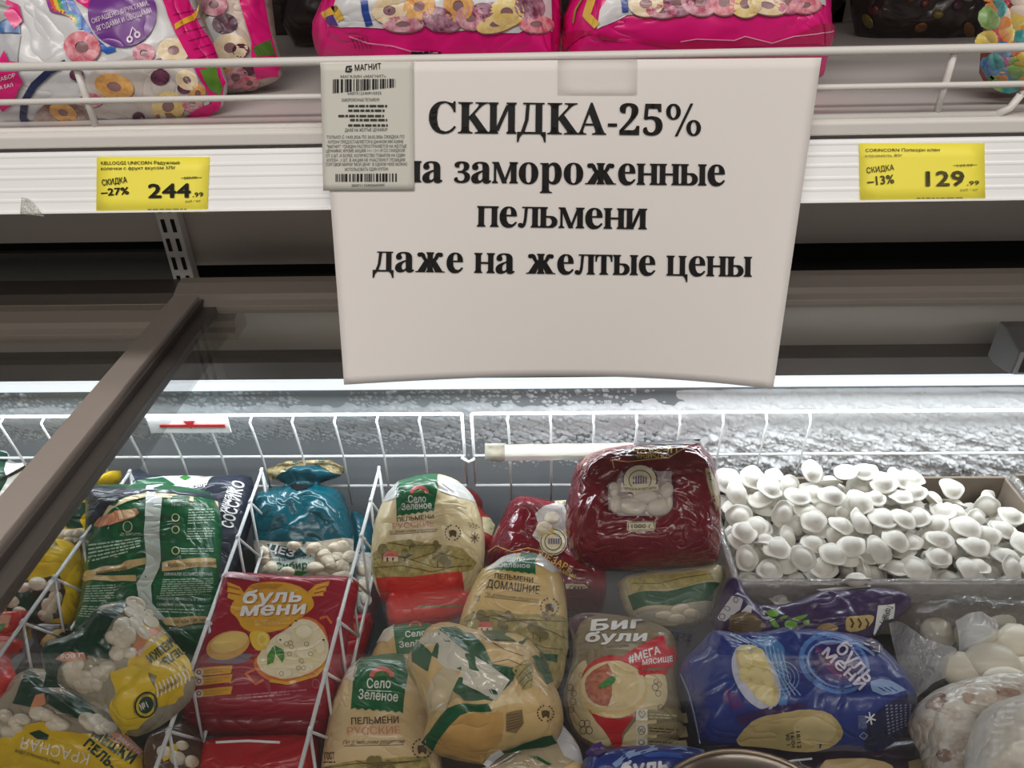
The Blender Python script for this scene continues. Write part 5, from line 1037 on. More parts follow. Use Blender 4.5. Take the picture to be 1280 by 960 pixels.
s.patch('banner',H4((460,420),(500,385),(680,300),(690,360),(735,365),(745,425),(720,445),(725,470),(560,475)),C_(214,34,50),4); s.patch('banner',H4((545,480),(640,478),(700,472),(690,498),(560,502)),C_(214,34,50),3.5)
for tx,a_,b_,h,sh in (('#МЕГА',(503,440),(662,392),9,0.1),('МЯСИЩЕ',(570,452),(722,432),6.5,.1)): a=H4(a_,b_); s.text('banner',tx,*a[0],*a[1],h,WINT,.06,sh,5)
for tx,a_,b_,h in (('Биг',(310,278),(575,262),13),('були',(282,332),(590,328),12)):
    a=H4(a_,b_); s.text('brand_lettering',tx,a[0][0],a[0][1]+.8,a[1][0],a[1][1]+.8,h,C_(80,66,50),.07,.2,2); s.text('brand_lettering',tx,*a[0],*a[1],h,WINT,.07,.2,3)
a=H4((362,366),(500,358)); s.text('brand_lettering','с мясом',*a[0],*a[1],4,C_(70,56,40),.0,.2,2)
for c,r in (((210,560),4),((230,590),3.5),((225,630),4),((215,670),3.5),((270,740),4),((295,740),4),((275,775),4.5),((305,775),4.5),((635,560),4),((655,545),3),((650,590),3.5),((640,530),3),((662,660),3.5),((265,500),3)): s.ring('beige_panel',*H4(c)[0],r,r*1.15,.82,C_(90,70,50),0,2.2,14)
for y in (698,768,835): 
    s.patch('info_tab',H4((596,y-25),(790,y-12),(800,y+38),(596,y+28)),C_(170,158,116),2.2); s.patch('info_tab',H4((540,y-28),(595,y-30),(597,y+26),(538,y+26)),PALE,2.6); s.rows('info_tab',H4((605,y-12),(750,y-2),(750,y+26),(605,y+18)),2,C_(226,220,190) if y==698 else OUT,y,.4,2.8,(3,8))
s.stroke('info_tab',H4((550,690),(560,678),(568,690),(576,678),(586,690),(568,715),(550,690)),1,OUT,3); a=H4((551,785),(582,785)); s.text('info_tab','XL',*a[0],*a[1],5,OUT,.03,0,3); s.ring('info_tab',*H4((566,775))[0],5,5.5,.85,OUT,0,3,14); s.ring('info_tab',*H4((566,835))[0],4,3.5,.75,OUT,0,3,12); s.done()

s=Surf('dumpling_bag','violet bag with green leaves lying below the box of loose dumplings','packet',(1010,770),-.672,16)
s.body('film',[(886,785),(895,748),(903,728),(910,722),(925,724),(934,743),(945,756),(967,756),(990,754),(1007,745),(1030,739),(1060,738),(1090,734),(1132,742),(1142,751),(1130,768),(1110,778),(1096,798),(1060,806),(980,806),(920,804)],VIOLET,T=.02,r=.025,seed=32,wr=.0045,creases=((H4((1060,30),(1130,130),(1180,230)),-.005,.005),(J4((300,70),(200,160),(60,180)),.004,.005)))
s.patch('icon_tab',H4((945,210),(1020,100),(1075,120),(1060,170),(985,228),(955,222)),C_(206,204,206),1); s.patch('icon_tab',H4((1065,180),(1100,145),(1120,160),(1115,185),(1075,190)),C_(206,204,206),1); s.ring('icon_tab',*H4((1038,122))[0],3,4,.75,DKBROWN,0,1.5,12); s.ring('icon_tab',*H4((995,165))[0],4,3,.75,DKBROWN,30,1.5,12); s.ring('icon_tab',*H4((970,205))[0],4,4,.75,DKBROWN,0,1.5,12)
s.patch('brown_panel',H4((1010,200),(1080,180),(1140,200),(1190,250),(1150,290),(1060,305),(1000,270)),C_(120,98,60),1.6); s.rows('brown_panel',H4((1020,210),(1110,205),(1090,290),(1010,270)),5,DKBROWN,8,.35,2)
for L in ([(-20,180),(20,168),(55,180),(50,205),(10,205)],[(0,205),(30,215),(65,262),(20,255)],[(75,235),(110,220),(150,235),(140,262),(90,262)],[(110,215),(160,200),(205,190),(180,215),(140,230)],[(170,225),(205,220),(205,245),(180,248)],[(50,215),(80,198),(105,200),(80,220)]): s.patch('leaf',J4(*L),C_(122,178,66),1,1)
s.patch('dumpling_picture',J4((385,230),(395,205),(450,200),(535,195),(520,240),(470,275),(390,285)),C_(206,178,110),1,1); s.patch('dumpling_picture',J4((240,260),(290,235),(340,245),(355,272),(300,282),(250,278)),C_(176,142,86),1,1)
for k in range(3): s.stroke('dumpling_picture',J4((410+k*38,215),(425+k*38,240),(415+k*38,262)),2.2,DKBROWN,2)
s.patch('name_label',J4((548,150),(632,140),(626,215),(575,225),(530,300),(525,290)),WHT,1.5); a=J4((593,152),(575,225)); s.text('name_label','Горячая',*a[0],*a[1],7.5,BLACKISH,.04,0,2); a=J4((575,195),(540,285)); s.text('name_label','штучка',*a[0],*a[1],5,BLACKISH,.03,0,2)
s.patch('silver_edge',J4((240,68),(400,55),(515,48),(500,62),(380,72),(260,78)),C_(186,182,176),1.5); s.done()

s=Surf('dumpling_bag','blue shiny dumpling bag with white lettering and bowl picture','packet',(1000,860),-.665,14,roll=-4)
s.body('film',[(847,838),(856,822),(868,812),(886,792),(905,793),(922,795),(960,792),(997,790),(1035,790),(1075,797),(1100,811),(1120,830),(1136,853),(1147,876),(1143,907),(1120,926),(1090,940),(1047,938),(1017,941),(960,936),(920,930),(876,933),(866,900),(858,868)],BLUE,T=.045,r=.04,seed=33,wr=.005,
   creases=((J4((30,280),(120,450),(210,620)),.005,.004),(J4((210,620),(100,720)),.005,.005),(J4((210,620),(380,640),(560,660)),-.004,.006),(H4((770,490),(820,640),(860,820)),-.004,.004),(H4((900,310),(880,420),(960,520)),.004,.006)))
LB=C_(92,140,210); LB2=C_(150,180,226); NB_=C_(24,30,74)
s.ell('swirl',*J4((330,440))[0],46,36,LB,25,1); s.ell('swirl',*J4((335,440))[0],41,31,C_(40,70,160),25,1.4); s.ring('swirl',*J4((335,445))[0],37,28,.93,LB2,25,1.8); s.ell('swirl',*J4((335,440))[0],32,23,C_(52,44,120),25,2.2)
s.patch('swirl',H4((1110,330),(1200,300),(1280,360),(1290,700),(1250,640),(1180,520),(1140,400)),C_(70,130,190),1); 
for k in range(5): s.stroke('swirl',J4((-20+k*22,330+k*12),(10+k*24,480+k*14),(60+k*25,600)),1.6,LB2,1.6)
for k in range(4): s.stroke('swirl',ellipse(*J4((70,510))[0],6+k*5,5+k*5,30,20),.9,LB2,1.8,True)
for k in range(3): s.stroke('swirl',H4((1010+k*40,300+k*6),(1100+k*40,340+k*10),(1190+k*30,470+k*30)),1.6,LB2,1.6)
s.patch('pink_glow',J4((230,350),(290,390),(370,470),(400,520),(330,500),(260,430)),C_(120,50,120),2.5); s.patch('pink_glow',H4((980,560),(1050,600),(1090,660),(1030,680),(970,620)),C_(86,44,120),1.5)
for tx,a_,b_,h in (('буль',(330,375),(490,545),20),('мени',(262,395),(455,580),17)): a=J4(a_,b_); s.text('brand_lettering',tx,a[0][0]-.8,a[0][1]+.8,a[1][0]-.8,a[1][1]+.8,h,NB_,.05,.0,3); s.text('brand_lettering',tx,*a[0],*a[1],h*.95,C_(222,216,236),.03,.0,4)
a=J4((232,385),(275,455)); s.text('brand_lettering','с говяд',*a[0],*a[1],4.5,LB2,.02,0,4)
s.patch('wing',J4((510,530),(560,515),(620,530),(690,575),(640,590),(570,600),(520,580)),LB2,1.6); 
for k in range(3): s.stroke('wing',J4((550+k*30,560),(585+k*30,580)),1.2,BLUE,2.2)
s.stroke('wing',J4((440,345),(490,370),(530,400)),3,LB2,1.6)
s.ell('bowl_picture',*H4((1140,510))[0],26,44,C_(196,200,220),-28,2); s.patch('bowl_picture',H4((1035,380),(1070,350),(1140,350),(1195,420),(1225,520),(1255,600),(1240,650),(1190,655),(1110,580),(1050,480)),C_(214,196,130),2.6,1)
for c,rx,ry in (((1085,420),9,11),((1140,500),9,10),((1150,400),8,8),((1180,590),12,9),((1080,500),7,9),((1200,520),7,10),((1215,630),8,6)): s.ell('bowl_picture',*H4(c)[0],rx,ry,C_(232,216,156),-20,3.1)
s.patch('dumpling_picture',J4((-180,850),(-100,740),(-20,700),(60,690),(180,665),(300,680),(360,740),(380,800),(320,860),(230,885),(100,880),(0,860)),C_(206,184,124),1.6,1); s.patch('dumpling_picture',J4((120,740),(220,690),(310,700),(350,780),(300,840),(200,850),(130,810)),C_(222,202,146),2.1,1); s.patch('purple_edge',J4((-160,700),(0,660),(100,650),(200,640),(180,665),(60,690),(-40,700),(-140,760)),C_(60,34,92),2)
for y,tx in ((0,'18/12'),(32,'16/06'),(58,'90 11')): a=J4((138-y*.9,782+y*.2),(146-y*.9,868+y*.05)); s.text('date_stamp',tx,a[0][0],a[0][1],a[1][0],a[1][1],5,BLACKISH,.02,0,3)
s.patch('navy_panel',J4((520,700),(600,640),(740,610),(745,700),(700,790),(560,880),(480,870),(480,790)),NB_,1.2)
for i in range(6): s.rows('fine_print',J4((585+i*24,645+i*0),(600+i*24,638),(620+i*20,790-i*10),(600+i*20,800-i*10)),9,C_(160,170,210),i,.4,1.8,(2,3))
for k in range(3): t=k*math.pi/3+.3; c=J4((510,715))[0]; s.stroke('snowflake',[(c[0]-7*math.cos(t),c[1]-8*math.sin(t)),(c[0]+7*math.cos(t),c[1]+8*math.sin(t))],1.8,WINT,2)
for i,tx in enumerate(('УДОБНО','ТАЙТИ','ТОТОВО')): a=J4((478-i*15,700),(480-i*15,765)); s.text('fine_print',tx,*a[0],*a[1],3,C_(200,210,236),.02,0,2)
s.stroke('fine_print',J4((455,805),(475,785),(495,800),(480,820)),1,C_(200,210,236),2,True); s.stroke('seam_edge',H4((760,490),(800,580),(830,690),(860,840)),1.6,LB2,1.8)
for i in range(10): s.stroke('seam_edge',H4((830+i*1,600+i*24),(868,592+i*25)),.8,NB_,1.8)
s.patch('violet_tab',J4((465,345),(540,320),(565,350),(560,395),(530,400)),VIOLET,4); s.stroke('violet_tab',J4((505,350),(545,350),(548,395)),1.4,WHT,4.6); s.done()
s=Surf('dumpling_bag','dark violet bag with dumpling picture beneath the blue bag','packet',(1010,952),-.715,10)
s.body('film',[(868,938),(900,928),(960,930),(1050,934),(1130,920),(1152,930),(1160,990),(868,990)],C_(40,26,44),T=.02,r=.02,seed=34); s.patch('dumpling_picture',J4((250,925),(400,910),(560,920),(640,960),(620,1060),(280,1060)),C_(196,172,120),1,1); s.stroke('white_trim',J4((20,950),(120,925),(220,915)),2.5,WHT,1); s.patch('window',J4((700,930),(770,920),(800,1060),(700,1060)),C_(160,140,96)); s.done()
s=Surf('dumpling_bag','second blue bag with white letters cut off by the bottom edge','packet',(810,960),-.672,12)
s.body('film',[(726,962),(732,944),(760,936),(810,931),(860,934),(890,944),(900,995),(724,995)],C_(30,56,140),T=.025,r=.022,seed=35,wr=.003)
s.strip('swirl',H4((420,940),(500,880),(620,850),(760,845),(880,870)),H4((440,960),(520,905),(630,875),(760,868),(880,900)),LB2,1); s.strip('swirl',H4((560,890),(660,880),(760,890)),H4((600,910),(680,905),(780,915)),C_(40,90,180),1.4)
s.patch('purple_tab',H4((285,890),(320,850),(365,830),(395,880),(340,905)),C_(86,52,140),2)
for k in range(4): s.stroke('purple_tab',H4((310+k*20,865-k*8),(335+k*16,900-k*6)),.9,C_(60,34,100),2.6)
a=H4((460,1010),(700,985)); s.text('brand_lettering','буль',*a[0],*a[1],19,C_(226,226,236),.07,.15,2); s.done()
# metal scoop whose back peeks in at the bottom edge
sc=empty('metal_scoop',atZ(897,985,-.625),'round stainless scoop cut off by the bottom edge of the view','scoop')
c0=atZ(938,1030,-.628); rx=.078; n=48; V=[];F=[]
prof=[(1.0,0),(1.0,.0025),(.985,.0028),(.965,.001)]+[(.96*math.cos(t),(.012*math.sin(t))) for t in np.linspace(.06,math.pi/2-.02,10)]
for r_,z_ in prof:
    for k in range(n): t=2*math.pi*k/n; V.append((c0[0]+rx*r_*math.cos(t),c0[1]+.062*r_*math.sin(t),c0[2]+z_))
for j in range(len(prof)-1):
    for k in range(n): F.append((j*n+k,j*n+(k+1)%n,(j+1)*n+(k+1)%n,(j+1)*n+k))
F.append(tuple((len(prof)-1)*n+k for k in range(n)))
mesh('bowl',V,F,plain('worn_stainless',(150,134,116),.3,.9,bump=.02,bscale=300),sc)
m=MB(); m.tube([(c0[0],c0[1]-.058,c0[2]+.006),(c0[0]+.01,c0[1]-.12,c0[2]+.03),(c0[0]+.015,c0[1]-.20,c0[2]+.05)],.006,10); m.build('handle',plain('worn_stainless',(150,134,116),.3,.9),sc,True)
# ================= trays of loose dumplings
BOARD=plain('grey_brown_cardboard',(136,122,108),.8,bump=.1,bscale=80,var=.12,vscale=12)
LINER=clear('tray_liner_film',(235,236,236),.22,.4,.12,.9,70)
ZT=-.665
fl=atZ(921,727,ZT); fr=atZ(1300,748,ZT); bl=atZ(906,596,ZT); br=atZ(1246,590,ZT)
bx0=fl[0]-.001; by0=fl[1]; by1=min(bl[1],.782); bx1=br[0]
def tray(name,label,x0,x1,y0,y1,zt,dep=.085,t=.004):
    o=empty(name,((x0+x1)/2,(y0+y1)/2,zr(zt-dep)),label,'tray','cardboard trays of loose dumplings')
    z0,z1=zr(zt-dep),zr(zt)
    for nm,lo,hi in (('front_wall',(x0,y0-t,z0),(x1,y0,z1)),('back_wall',(x0,y1,z0),(x1,y1+t,z1+.006)),('side_wall',(x0-t,y0-t,z0),(x0,y1+t,z1+.003)),('side_wall',(x1,y0-t,z0),(x1+t,y1+t,z1+.003)),('tray_floor',(x0,y0,z0-t),(x1,y1,z0))):
        m=MB(); m.box(lo,hi); m.build(nm,BOARD,o,bevel=.0008)
    # liner film folded over the rim
    m=MB(); n=40; rnd=random.Random(5)
    V=[];F=[]
    for k in range(n+1):
        x=x0+(x1-x0)*k/n; w=.0012*math.sin(k*1.7)+.001*rnd.random()
        for (y,z) in ((y0+.004,z1-.03),(y0+.003+w*.3,z1+.0015),(y0-t/2,z1+.003+w*.5),(y0-t-.0015-w,z1-.002),(y0-t-.002-w*1.5,z1-.028-.006*rnd.random())): V.append((x,y,z))
    for k in range(n):
        for j in range(4): F.append((k*5+j,k*5+j+1,k*5+5+j+1,k*5+5+j))
    mesh('plastic_liner',V,F,LINER,o)
    V=[];F=[]
    for k in range(21):
        y=y0+(y1-y0)*k/20; w=.0012*math.sin(k*2.1)
        for (x,z) in ((x0+.004,z1-.02),(x0+.003,z1+.004),(x0-t/2,z1+.0055+w*.4),(x0-t-.0015-abs(w),z1),(x0-t-.003-abs(w),z1-.03)): V.append((x,y,z))
    for k in range(20):
        for j in range(4): F.append((k*5+j,k*5+5+j,k*5+5+j+1,k*5+j+1))
    mesh('plastic_liner',V,F,LINER,o)
    return o
tray('dumpling_tray','cardboard tray heaped with loose white dumplings under the snowy wall',bx0,bx1,by0,by1,ZT)
tray('dumpling_tray','second cardboard tray of dumplings cut off by the right edge',bx1+.012,bx1+.20,by0+.075,by1,ZT+.004)
DW=plain('raw_dough',(229,225,215),.62,bump=.12,bscale=220,var=.05,vscale=60)
def dumpling_mesh(seed,R=.0166):
    rnd=random.Random(seed); n=26
    prof=[(.16,.54),(.32,.51),(.48,.43),(.60,.31),(.68,.16),(.74,.085),(.86,.06),(.97,.05),(1.02,.02),(1.0,-.03),(.9,-.05),(.76,-.06),(.66,-.14),(.52,-.27),(.34,-.36),(.16,-.40)]
    a=[rnd.uniform(0,6.28) for _ in range(6)]; e=rnd.uniform(.86,.97); dome=rnd.uniform(.9,1.12); dx=rnd.uniform(-.08,.08)
    V=[(dx*R,0,.555*R*dome)]
    for r,z in prof:
        for k in range(n):
            t=2*math.pi*k/n; edge=max(0,(r-.7)/.3)
            rr=r*(1+edge*(.035*math.sin(3*t+a[0])+.03*math.sin(5*t+a[1]))+.02*math.sin(2*t+a[2]))
            zz=z*dome+edge*.07*math.sin(2*t+a[3])+edge*.04*math.sin(4*t+a[4])
            V.append((R*(rr*math.cos(t)+dx*(1-edge)),R*e*rr*math.sin(t),R*zz))
    V.append((0,0,-.42*R)); F=[(0,1+k,1+(k+1)%n) for k in range(n)]
    for j in range(len(prof)-1):
        o=1+j*n; F+=[(o+k,o+n+k,o+n+(k+1)%n,o+(k+1)%n) for k in range(n)]
    o=1+(len(prof)-1)*n; F+=[(o+k,len(V)-1,o+(k+1)%n) for k in range(n)]
    me=bpy.data.meshes.new('dumpling'); me.from_pydata(V,[],F); me.materials.append(DW); me.polygons.foreach_set('use_smooth',np.ones(len(F),bool)); me.update(); return me
DM=[dumpling_mesh(i) for i in range(7)]
def put_dumpling(loc,rot,label,group,k,sc=1,name='dumpling'):
    o=bpy.data.objects.new(name,DM[k%len(DM)]); COL.objects.link(o); o.location=loc; o.rotation_euler=rot; o.scale=(sc,)*3
    return tag(o,label,'dumpling',group)
def heap(x0,x1,y0,y1,zf,top,N,label,group,seed):
    rnd=random.Random(seed); g=.003; nx=int((x1-x0)/g)+1; ny=int((y1-y0)/g)+1; Hm=np.full((ny,nx),zf); X=x0+np.arange(nx)*g; Y=y0+np.arange(ny)*g
    R=.0166; cnt=0; fails=0; col=[]
    while cnt<N and fails<250:
        best=None
        for _ in range(10):
            x=rnd.uniform(x0+R*.8,x1-R*.8); y=rnd.uniform(y0+R*.85,y1-R*.8); t=min(abs(rnd.gauss(.25,.65)),1.5)
            hz=R*(math.sin(t)*.85+.45*math.cos(t)); 
            ix0,ix1=int((x-R*.72-x0)/g),int((x+R*.72-x0)/g)+1; iy0,iy1=int((y-R*.72-y0)/g),int((y+R*.72-y0)/g)+1
            sub=Hm[max(iy0,0):iy1,max(ix0,0):ix1]; base=np.percentile(sub,80)
            z=base+hz*.80
            if best is None or z-top(x,y)<best[0]: best=(z-top(x,y),x,y,z,t,hz)
        dz,x,y,z,t,hz=best
        if dz>0: fails+=1; continue
        az=rnd.gauss(0,1.1) if rnd.random()<.7 else rnd.uniform(0,6.28)
        put_dumpling((x,y,z),(Matrix.Rotation(az,3,'Z')@Matrix.Rotation(t,3,'X')@Matrix.Rotation(rnd.uniform(0,6.28),3,'Z')@(Matrix.Rotation(math.pi,3,'X') if rnd.random()<.22 else Matrix.Identity(3))).to_euler(),label,group,cnt,rnd.uniform(.9,1.08))
        d2=(X[None,:]-x)**2+(Y[:,None]-y)**2; cap=z+hz*np.sqrt(np.clip(1-d2/(R*.95)**2,0,1)); Hm=np.where(d2<(R*.9)**2,np.maximum(Hm,cap-hz*.15),Hm); cnt+=1
    return cnt
def toph(x,y):
    u=(x-bx0)/(bx1-bx0); v=(y-by0)/(by1-by0)
    return zr(ZT)+.008+.036*v*math.exp(-((u-.38)/.34)**2)-.022*v*max(0,(u-.62)/.38)-.004*(1-v)
nd=heap(bx0+.003,bx1-.003,by0+.003,by1-.001,zr(ZT-.045),toph,285,'loose white round dumpling heaped in the larger cardboard tray','loose dumplings in the tray',3)
nd2=heap(bx1+.016,bx1+.19,by0+.08,by1-.001,zr(ZT-.035),lambda x,y: zr(ZT)+.012,60,'loose white round dumpling in the second tray at the right edge','loose dumplings in the second tray',9)
# dumplings that fell out in front of the tray
p=atZ(974,744,-.69); put_dumpling((p[0],p[1],zr(-.69)),(.25,.1,.4),'single white dumpling fallen between the tray and the violet bag',None,1,.95)
p=atZ(1070,726,-.655); put_dumpling((p[0],p[1],zr(-.655)),(-1.0,0,.1),'white dumpling perched on the tray rim above the violet bag',None,2,1)

# ================= clear bag of large dumplings, right side
BALL=plain('large_dumpling_dough',(240,232,212),.5,bump=.1,bscale=120,var=.06,vscale=40,coat=.2)
def ball(px,z,rx,ry,rz,label,pleat=0,rot=0):
    c=atZ(*px,z); n=28; V=[];F=[]
    rows=14
    for j in range(rows+1):
        ph=math.pi*j/rows
        for k in range(n):
            t=2*math.pi*k/n; pl=1+pleat*.07*math.sin(t*9)*max(0,math.cos(ph))**.6*math.sin(ph)
            V.append((rx*pl*math.sin(ph)*math.cos(t),ry*pl*math.sin(ph)*math.sin(t),rz*math.cos(ph)+(pleat*.18*rz*math.exp(-(ph/.28)**2))))
    for j in range(rows): F+=[(j*n+k,(j+1)*n+k,(j+1)*n+(k+1)%n,j*n+(k+1)%n) for k in range(n)]
    o=mesh('large_dumpling',np.array(V)+c,F,BALL,None,None,True,c); o.rotation_euler=(.35,0,math.radians(rot)); return tag(o,label,'dumpling')
ball((1240,829),-.690,.028,.021,.017,'largest smooth cream dumpling in the clear bag at right')
ball((1204,838),-.700,.023,.019,.016,'cream dumpling half under the clear bag fold')
ball((1256,848),-.685,.022,.012,.010,'pale flat dumpling just above the frozen minced bag')
ball((1270,804),-.700,.022,.021,.019,'pleated cream dumpling in the clear bag near right edge',1,20)
ball((1220,796),-.705,.022,.021,.019,'pleated dumpling wrapped in whitish film behind the largest one',1.2,0)
ball((1284,842),-.700,.020,.017,.015,'cream dumpling cut off by the right edge')
ball((1172,792),-.725,.019,.018,.016,'cream dumpling blurred under the clear film next to violet bag')
ball((1247,774),-.730,.019,.018,.016,'cream dumpling blurred under the film below the tray')
s=Surf('plastic_bag','clear crinkled plastic bag holding large cream dumplings','plastic bag',(1200,800),-.700,20)
FILM2=clear('crinkled_bag_film',(236,236,236),.02,.10,.10,1.0,70)
s.body('film',[(1118,785),(1125,768),(1145,752),(1185,745),(1240,748),(1310,755),(1320,798),(1292,800),(1264,788),(1244,806),(1216,816),(1196,812),(1190,842),(1170,866),(1144,872),(1132,845),(1116,815)],FILM2,T=.038,Tb=.02,r=.03,seed=41,wr=.009,sp=.004)
s.patch('white_bunch',J4((600,240),(640,228),(700,260),(780,320),(880,350),(935,370),(940,430),(920,500),(820,540),(740,610),(700,530),(640,420),(620,340)),clear('bunched_film',(236,236,238),.72,.5,.12,1.0,90,glow=.3),3)
s.patch('white_bunch',J4((930,230),(1000,190),(1060,180),(1130,220),(1140,290),(1060,330),(990,400),(960,420),(950,330)),clear('bunched_film',(236,236,238),.72,.5,.12,1.0,90,glow=.3),3)
s.done({'white_bunch':'white bunched film'})
ICE=film((250,244,232),rough=.2,c2=(186,150,120),vscale=48,name='frozen_mince',crink=.55,bias=.1)
s=Surf('frozen_bag','clear bag of lumpy frozen mince, cream with pinkish brown bits','frozen bag',(1210,910),-.650,15,roll=-6)
s.body('film',[(1133,907),(1138,890),(1146,880),(1172,860),(1210,850),(1237,846),(1290,847),(1330,860),(1330,1000),(1160,1000),(1152,945),(1140,925)],ICE,T=.05,r=.035,seed=42,wr=.004,lump=.0026,lsize=.0055,sp=.0018)
for k,(L) in enumerate(([(760,660),(850,580),(900,600),(860,680)],[(1130,570),(1200,560),(1270,580),(1240,610),(1150,600)],[(830,880),(900,860),(930,920),(860,940)],[(960,600),(1010,570),(1040,610),(990,650)])): s.patch('mince',J4(*L),film((168,130,118),rough=.25,c2=(214,190,170),vscale=90,crink=1.0),1.2,1)
s.done()
SNOW=film((250,246,238),rough=.3,c2=(222,212,192),vscale=30,name='frosty_contents',crink=.5)
s=Surf('frozen_bag','frosty whitish bag of frozen crumbs in the bottom right corner','frozen bag',(1270,930),-.59,15,roll=-8)
s.body('film',[(1205,990),(1205,957),(1208,930),(1222,893),(1246,877),(1282,870),(1335,872),(1335,1000)],SNOW,T=.045,r=.03,seed=43,wr=.0035,lump=.0024,lsize=.005,sp=.0018); s.done()

# ================= lower packets filling the baskets, colours darkened for the shade in the gaps
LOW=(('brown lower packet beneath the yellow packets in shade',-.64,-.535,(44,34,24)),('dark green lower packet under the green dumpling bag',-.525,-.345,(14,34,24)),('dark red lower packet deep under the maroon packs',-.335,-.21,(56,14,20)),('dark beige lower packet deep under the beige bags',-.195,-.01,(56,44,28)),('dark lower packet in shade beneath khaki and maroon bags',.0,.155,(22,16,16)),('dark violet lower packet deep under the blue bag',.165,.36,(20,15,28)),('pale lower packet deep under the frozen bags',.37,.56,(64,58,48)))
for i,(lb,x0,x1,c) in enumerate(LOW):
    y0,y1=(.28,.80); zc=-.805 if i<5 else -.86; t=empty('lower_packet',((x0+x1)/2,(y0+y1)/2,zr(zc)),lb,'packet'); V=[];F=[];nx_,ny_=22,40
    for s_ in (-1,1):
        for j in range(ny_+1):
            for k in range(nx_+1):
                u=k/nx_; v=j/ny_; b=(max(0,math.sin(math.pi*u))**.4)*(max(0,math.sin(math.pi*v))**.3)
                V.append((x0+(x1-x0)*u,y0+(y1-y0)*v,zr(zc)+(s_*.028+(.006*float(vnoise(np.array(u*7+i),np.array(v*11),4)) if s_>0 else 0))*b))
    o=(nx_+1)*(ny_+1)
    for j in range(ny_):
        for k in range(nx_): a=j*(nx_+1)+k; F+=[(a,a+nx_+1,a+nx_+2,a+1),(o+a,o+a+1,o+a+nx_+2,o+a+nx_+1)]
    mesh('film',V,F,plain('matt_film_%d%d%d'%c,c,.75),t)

# ================= cereal bags on the shelf
SUG=lambda c,d: film(c,c2=d,vscale=170,rough=.4)
RINGS={'pink':SUG((206,84,110),(236,170,176)),'yellow':SUG((232,200,112),(244,226,168)),'orange':SUG((214,150,76),(236,190,120)),'berry':SUG((110,44,72),(196,150,170)),'cream':SUG((232,206,160),(246,232,206)),'rose':SUG((190,90,120),(236,190,200))}
def ringlet(s,c,rx,ry,kind,rot=0,layer=2,part='ring_picture',hole=.36):
    s.ell(part,c[0]+.6,c[1]+1.2,rx,ry,C_(150,112,116),rot,layer-.4,20); s.ring(part,c[0],c[1],rx,ry,hole,RINGS[kind],rot,layer,22)
CW=C_(214,214,216); 
s=Surf('cereal_bag','white cereal bag with purple slogan circle and pink side gusset','cereal bag',(130,100),0,66,Y=.546,roll=0)
s.body('film',[(-40,-60),(150,-60),(238,-45),(243,5),(262,45),(279,85),(285,105),(283,120),(277,136),(262,143),(240,146),(168,152),(90,156),(0,160),(-40,160)],CW,T=.03,Tb=.008,r=.045,seed=51,wr=.003)
s.patch('grey_panel',K1((0,130),(80,130),(75,300),(0,300)),C_(186,188,192))
s.patch('blue_figure',K1((0,70),(75,60),(80,125),(0,125)),C_(30,96,160),1.5); s.patch('blue_figure',K1((30,0),(75,20),(90,80),(60,110),(20,60)),PINK,2); s.patch('blue_figure',K1((0,0),(45,10),(40,70),(0,90)),C_(150,150,150),2)
for off,cc in ((0,(60,130,200)),(14,(70,160,90)),(28,(232,196,60)),(42,(226,90,60)),(54,(150,60,140))): s.stroke('rainbow',K1((230-off,-20),(250-off,40),(300-off*.8,70-off*.3),(300-off*.6,110-off)),5.2,C_(*cc),1.5)
s.patch('pink_blot',K1((280,0),(440,0),(410,40),(340,40),(310,20)),PINK,1.4); s.stroke('blue_curve',K1((260,0),(300,70),(350,150),(400,190),(430,180)),8,C_(30,90,180),1.2)
s.ell('slogan_circle',*K1((460,50))[0],43,43,C_(112,48,140),0,2)
for tx,a_,b_ in (('ОКРАШЕНО ФРУКТАМИ,',(352,92),(562,22)),('ЯГОДАМИ И ОВОЩАМИ',(370,120),(572,50))): a=K1(a_,b_); s.text('slogan_circle',tx,*a[0],*a[1],6.2,C_(230,210,232),.03,0,3)
for cx in (490,518): s.ring('slogan_circle',*K1((cx,150 if cx==490 else 133))[0],4,4.5,.45,C_(230,210,232),0,3,14)
s.stroke('slogan_circle',K1((490,140),(500,105),(518,125)),1.4,C_(230,210,232),3)
s.stroke('navy_curve',K1((110,485),(90,440),(95,380),(130,320),(190,265),(250,235)),9,C_(36,48,86),1.6)
s.patch('milk_picture',K1((420,230),(560,190),(640,120),(690,200),(760,330),(790,400),(700,440),(560,460),(400,450),(300,400),(300,300)),C_(222,216,210,c2=(196,186,180),vscale=40),1.3,1)
s.patch('milk_picture',K1((120,470),(150,400),(220,370),(320,400),(380,450),(300,475),(200,480)),C_(120,84,72,c2=(206,190,180),vscale=60),1.4,1)
for c,rx,ry,k,r in (((310,178),23,20,'pink',10),((430,325),25,16,'orange',15),((630,398),21,19,'yellow',-10),((240,420),18,11,'orange',20),((650,190),20,16,'cream',0),((700,300),15,12,'cream',30),((540,200),14,12,'rose',0),((720,390),13,10,'rose',0),((345,375),15,9,'rose',0),((740,350),10,12,'orange',0)): ringlet(s,K1(c)[0],rx,ry,k,r)
for c,rx in (((600,290),12),((290,280),9),((690,330),9),((520,440),8),((600,240),8)):
    p=K1(c)[0]; s.ell('berry_picture',p[0],p[1],rx,rx*.85,SUG((70,30,52),(120,64,90)),0,2,14)
s.patch('pink_burst',K1((0,240),(25,190),(40,230),(80,235),(70,270),(95,310),(75,340),(60,390),(20,420),(0,400)),PINK,3); a=K1((0,310),(70,290)); s.text('pink_burst','НАБОР',*a[0],*a[1],5,WINT,.03,0,3.5); a=K1((0,340),(60,325)); s.text('pink_burst','НА БАЛ',*a[0],*a[1],4.5,WINT,.03,0,3.5)
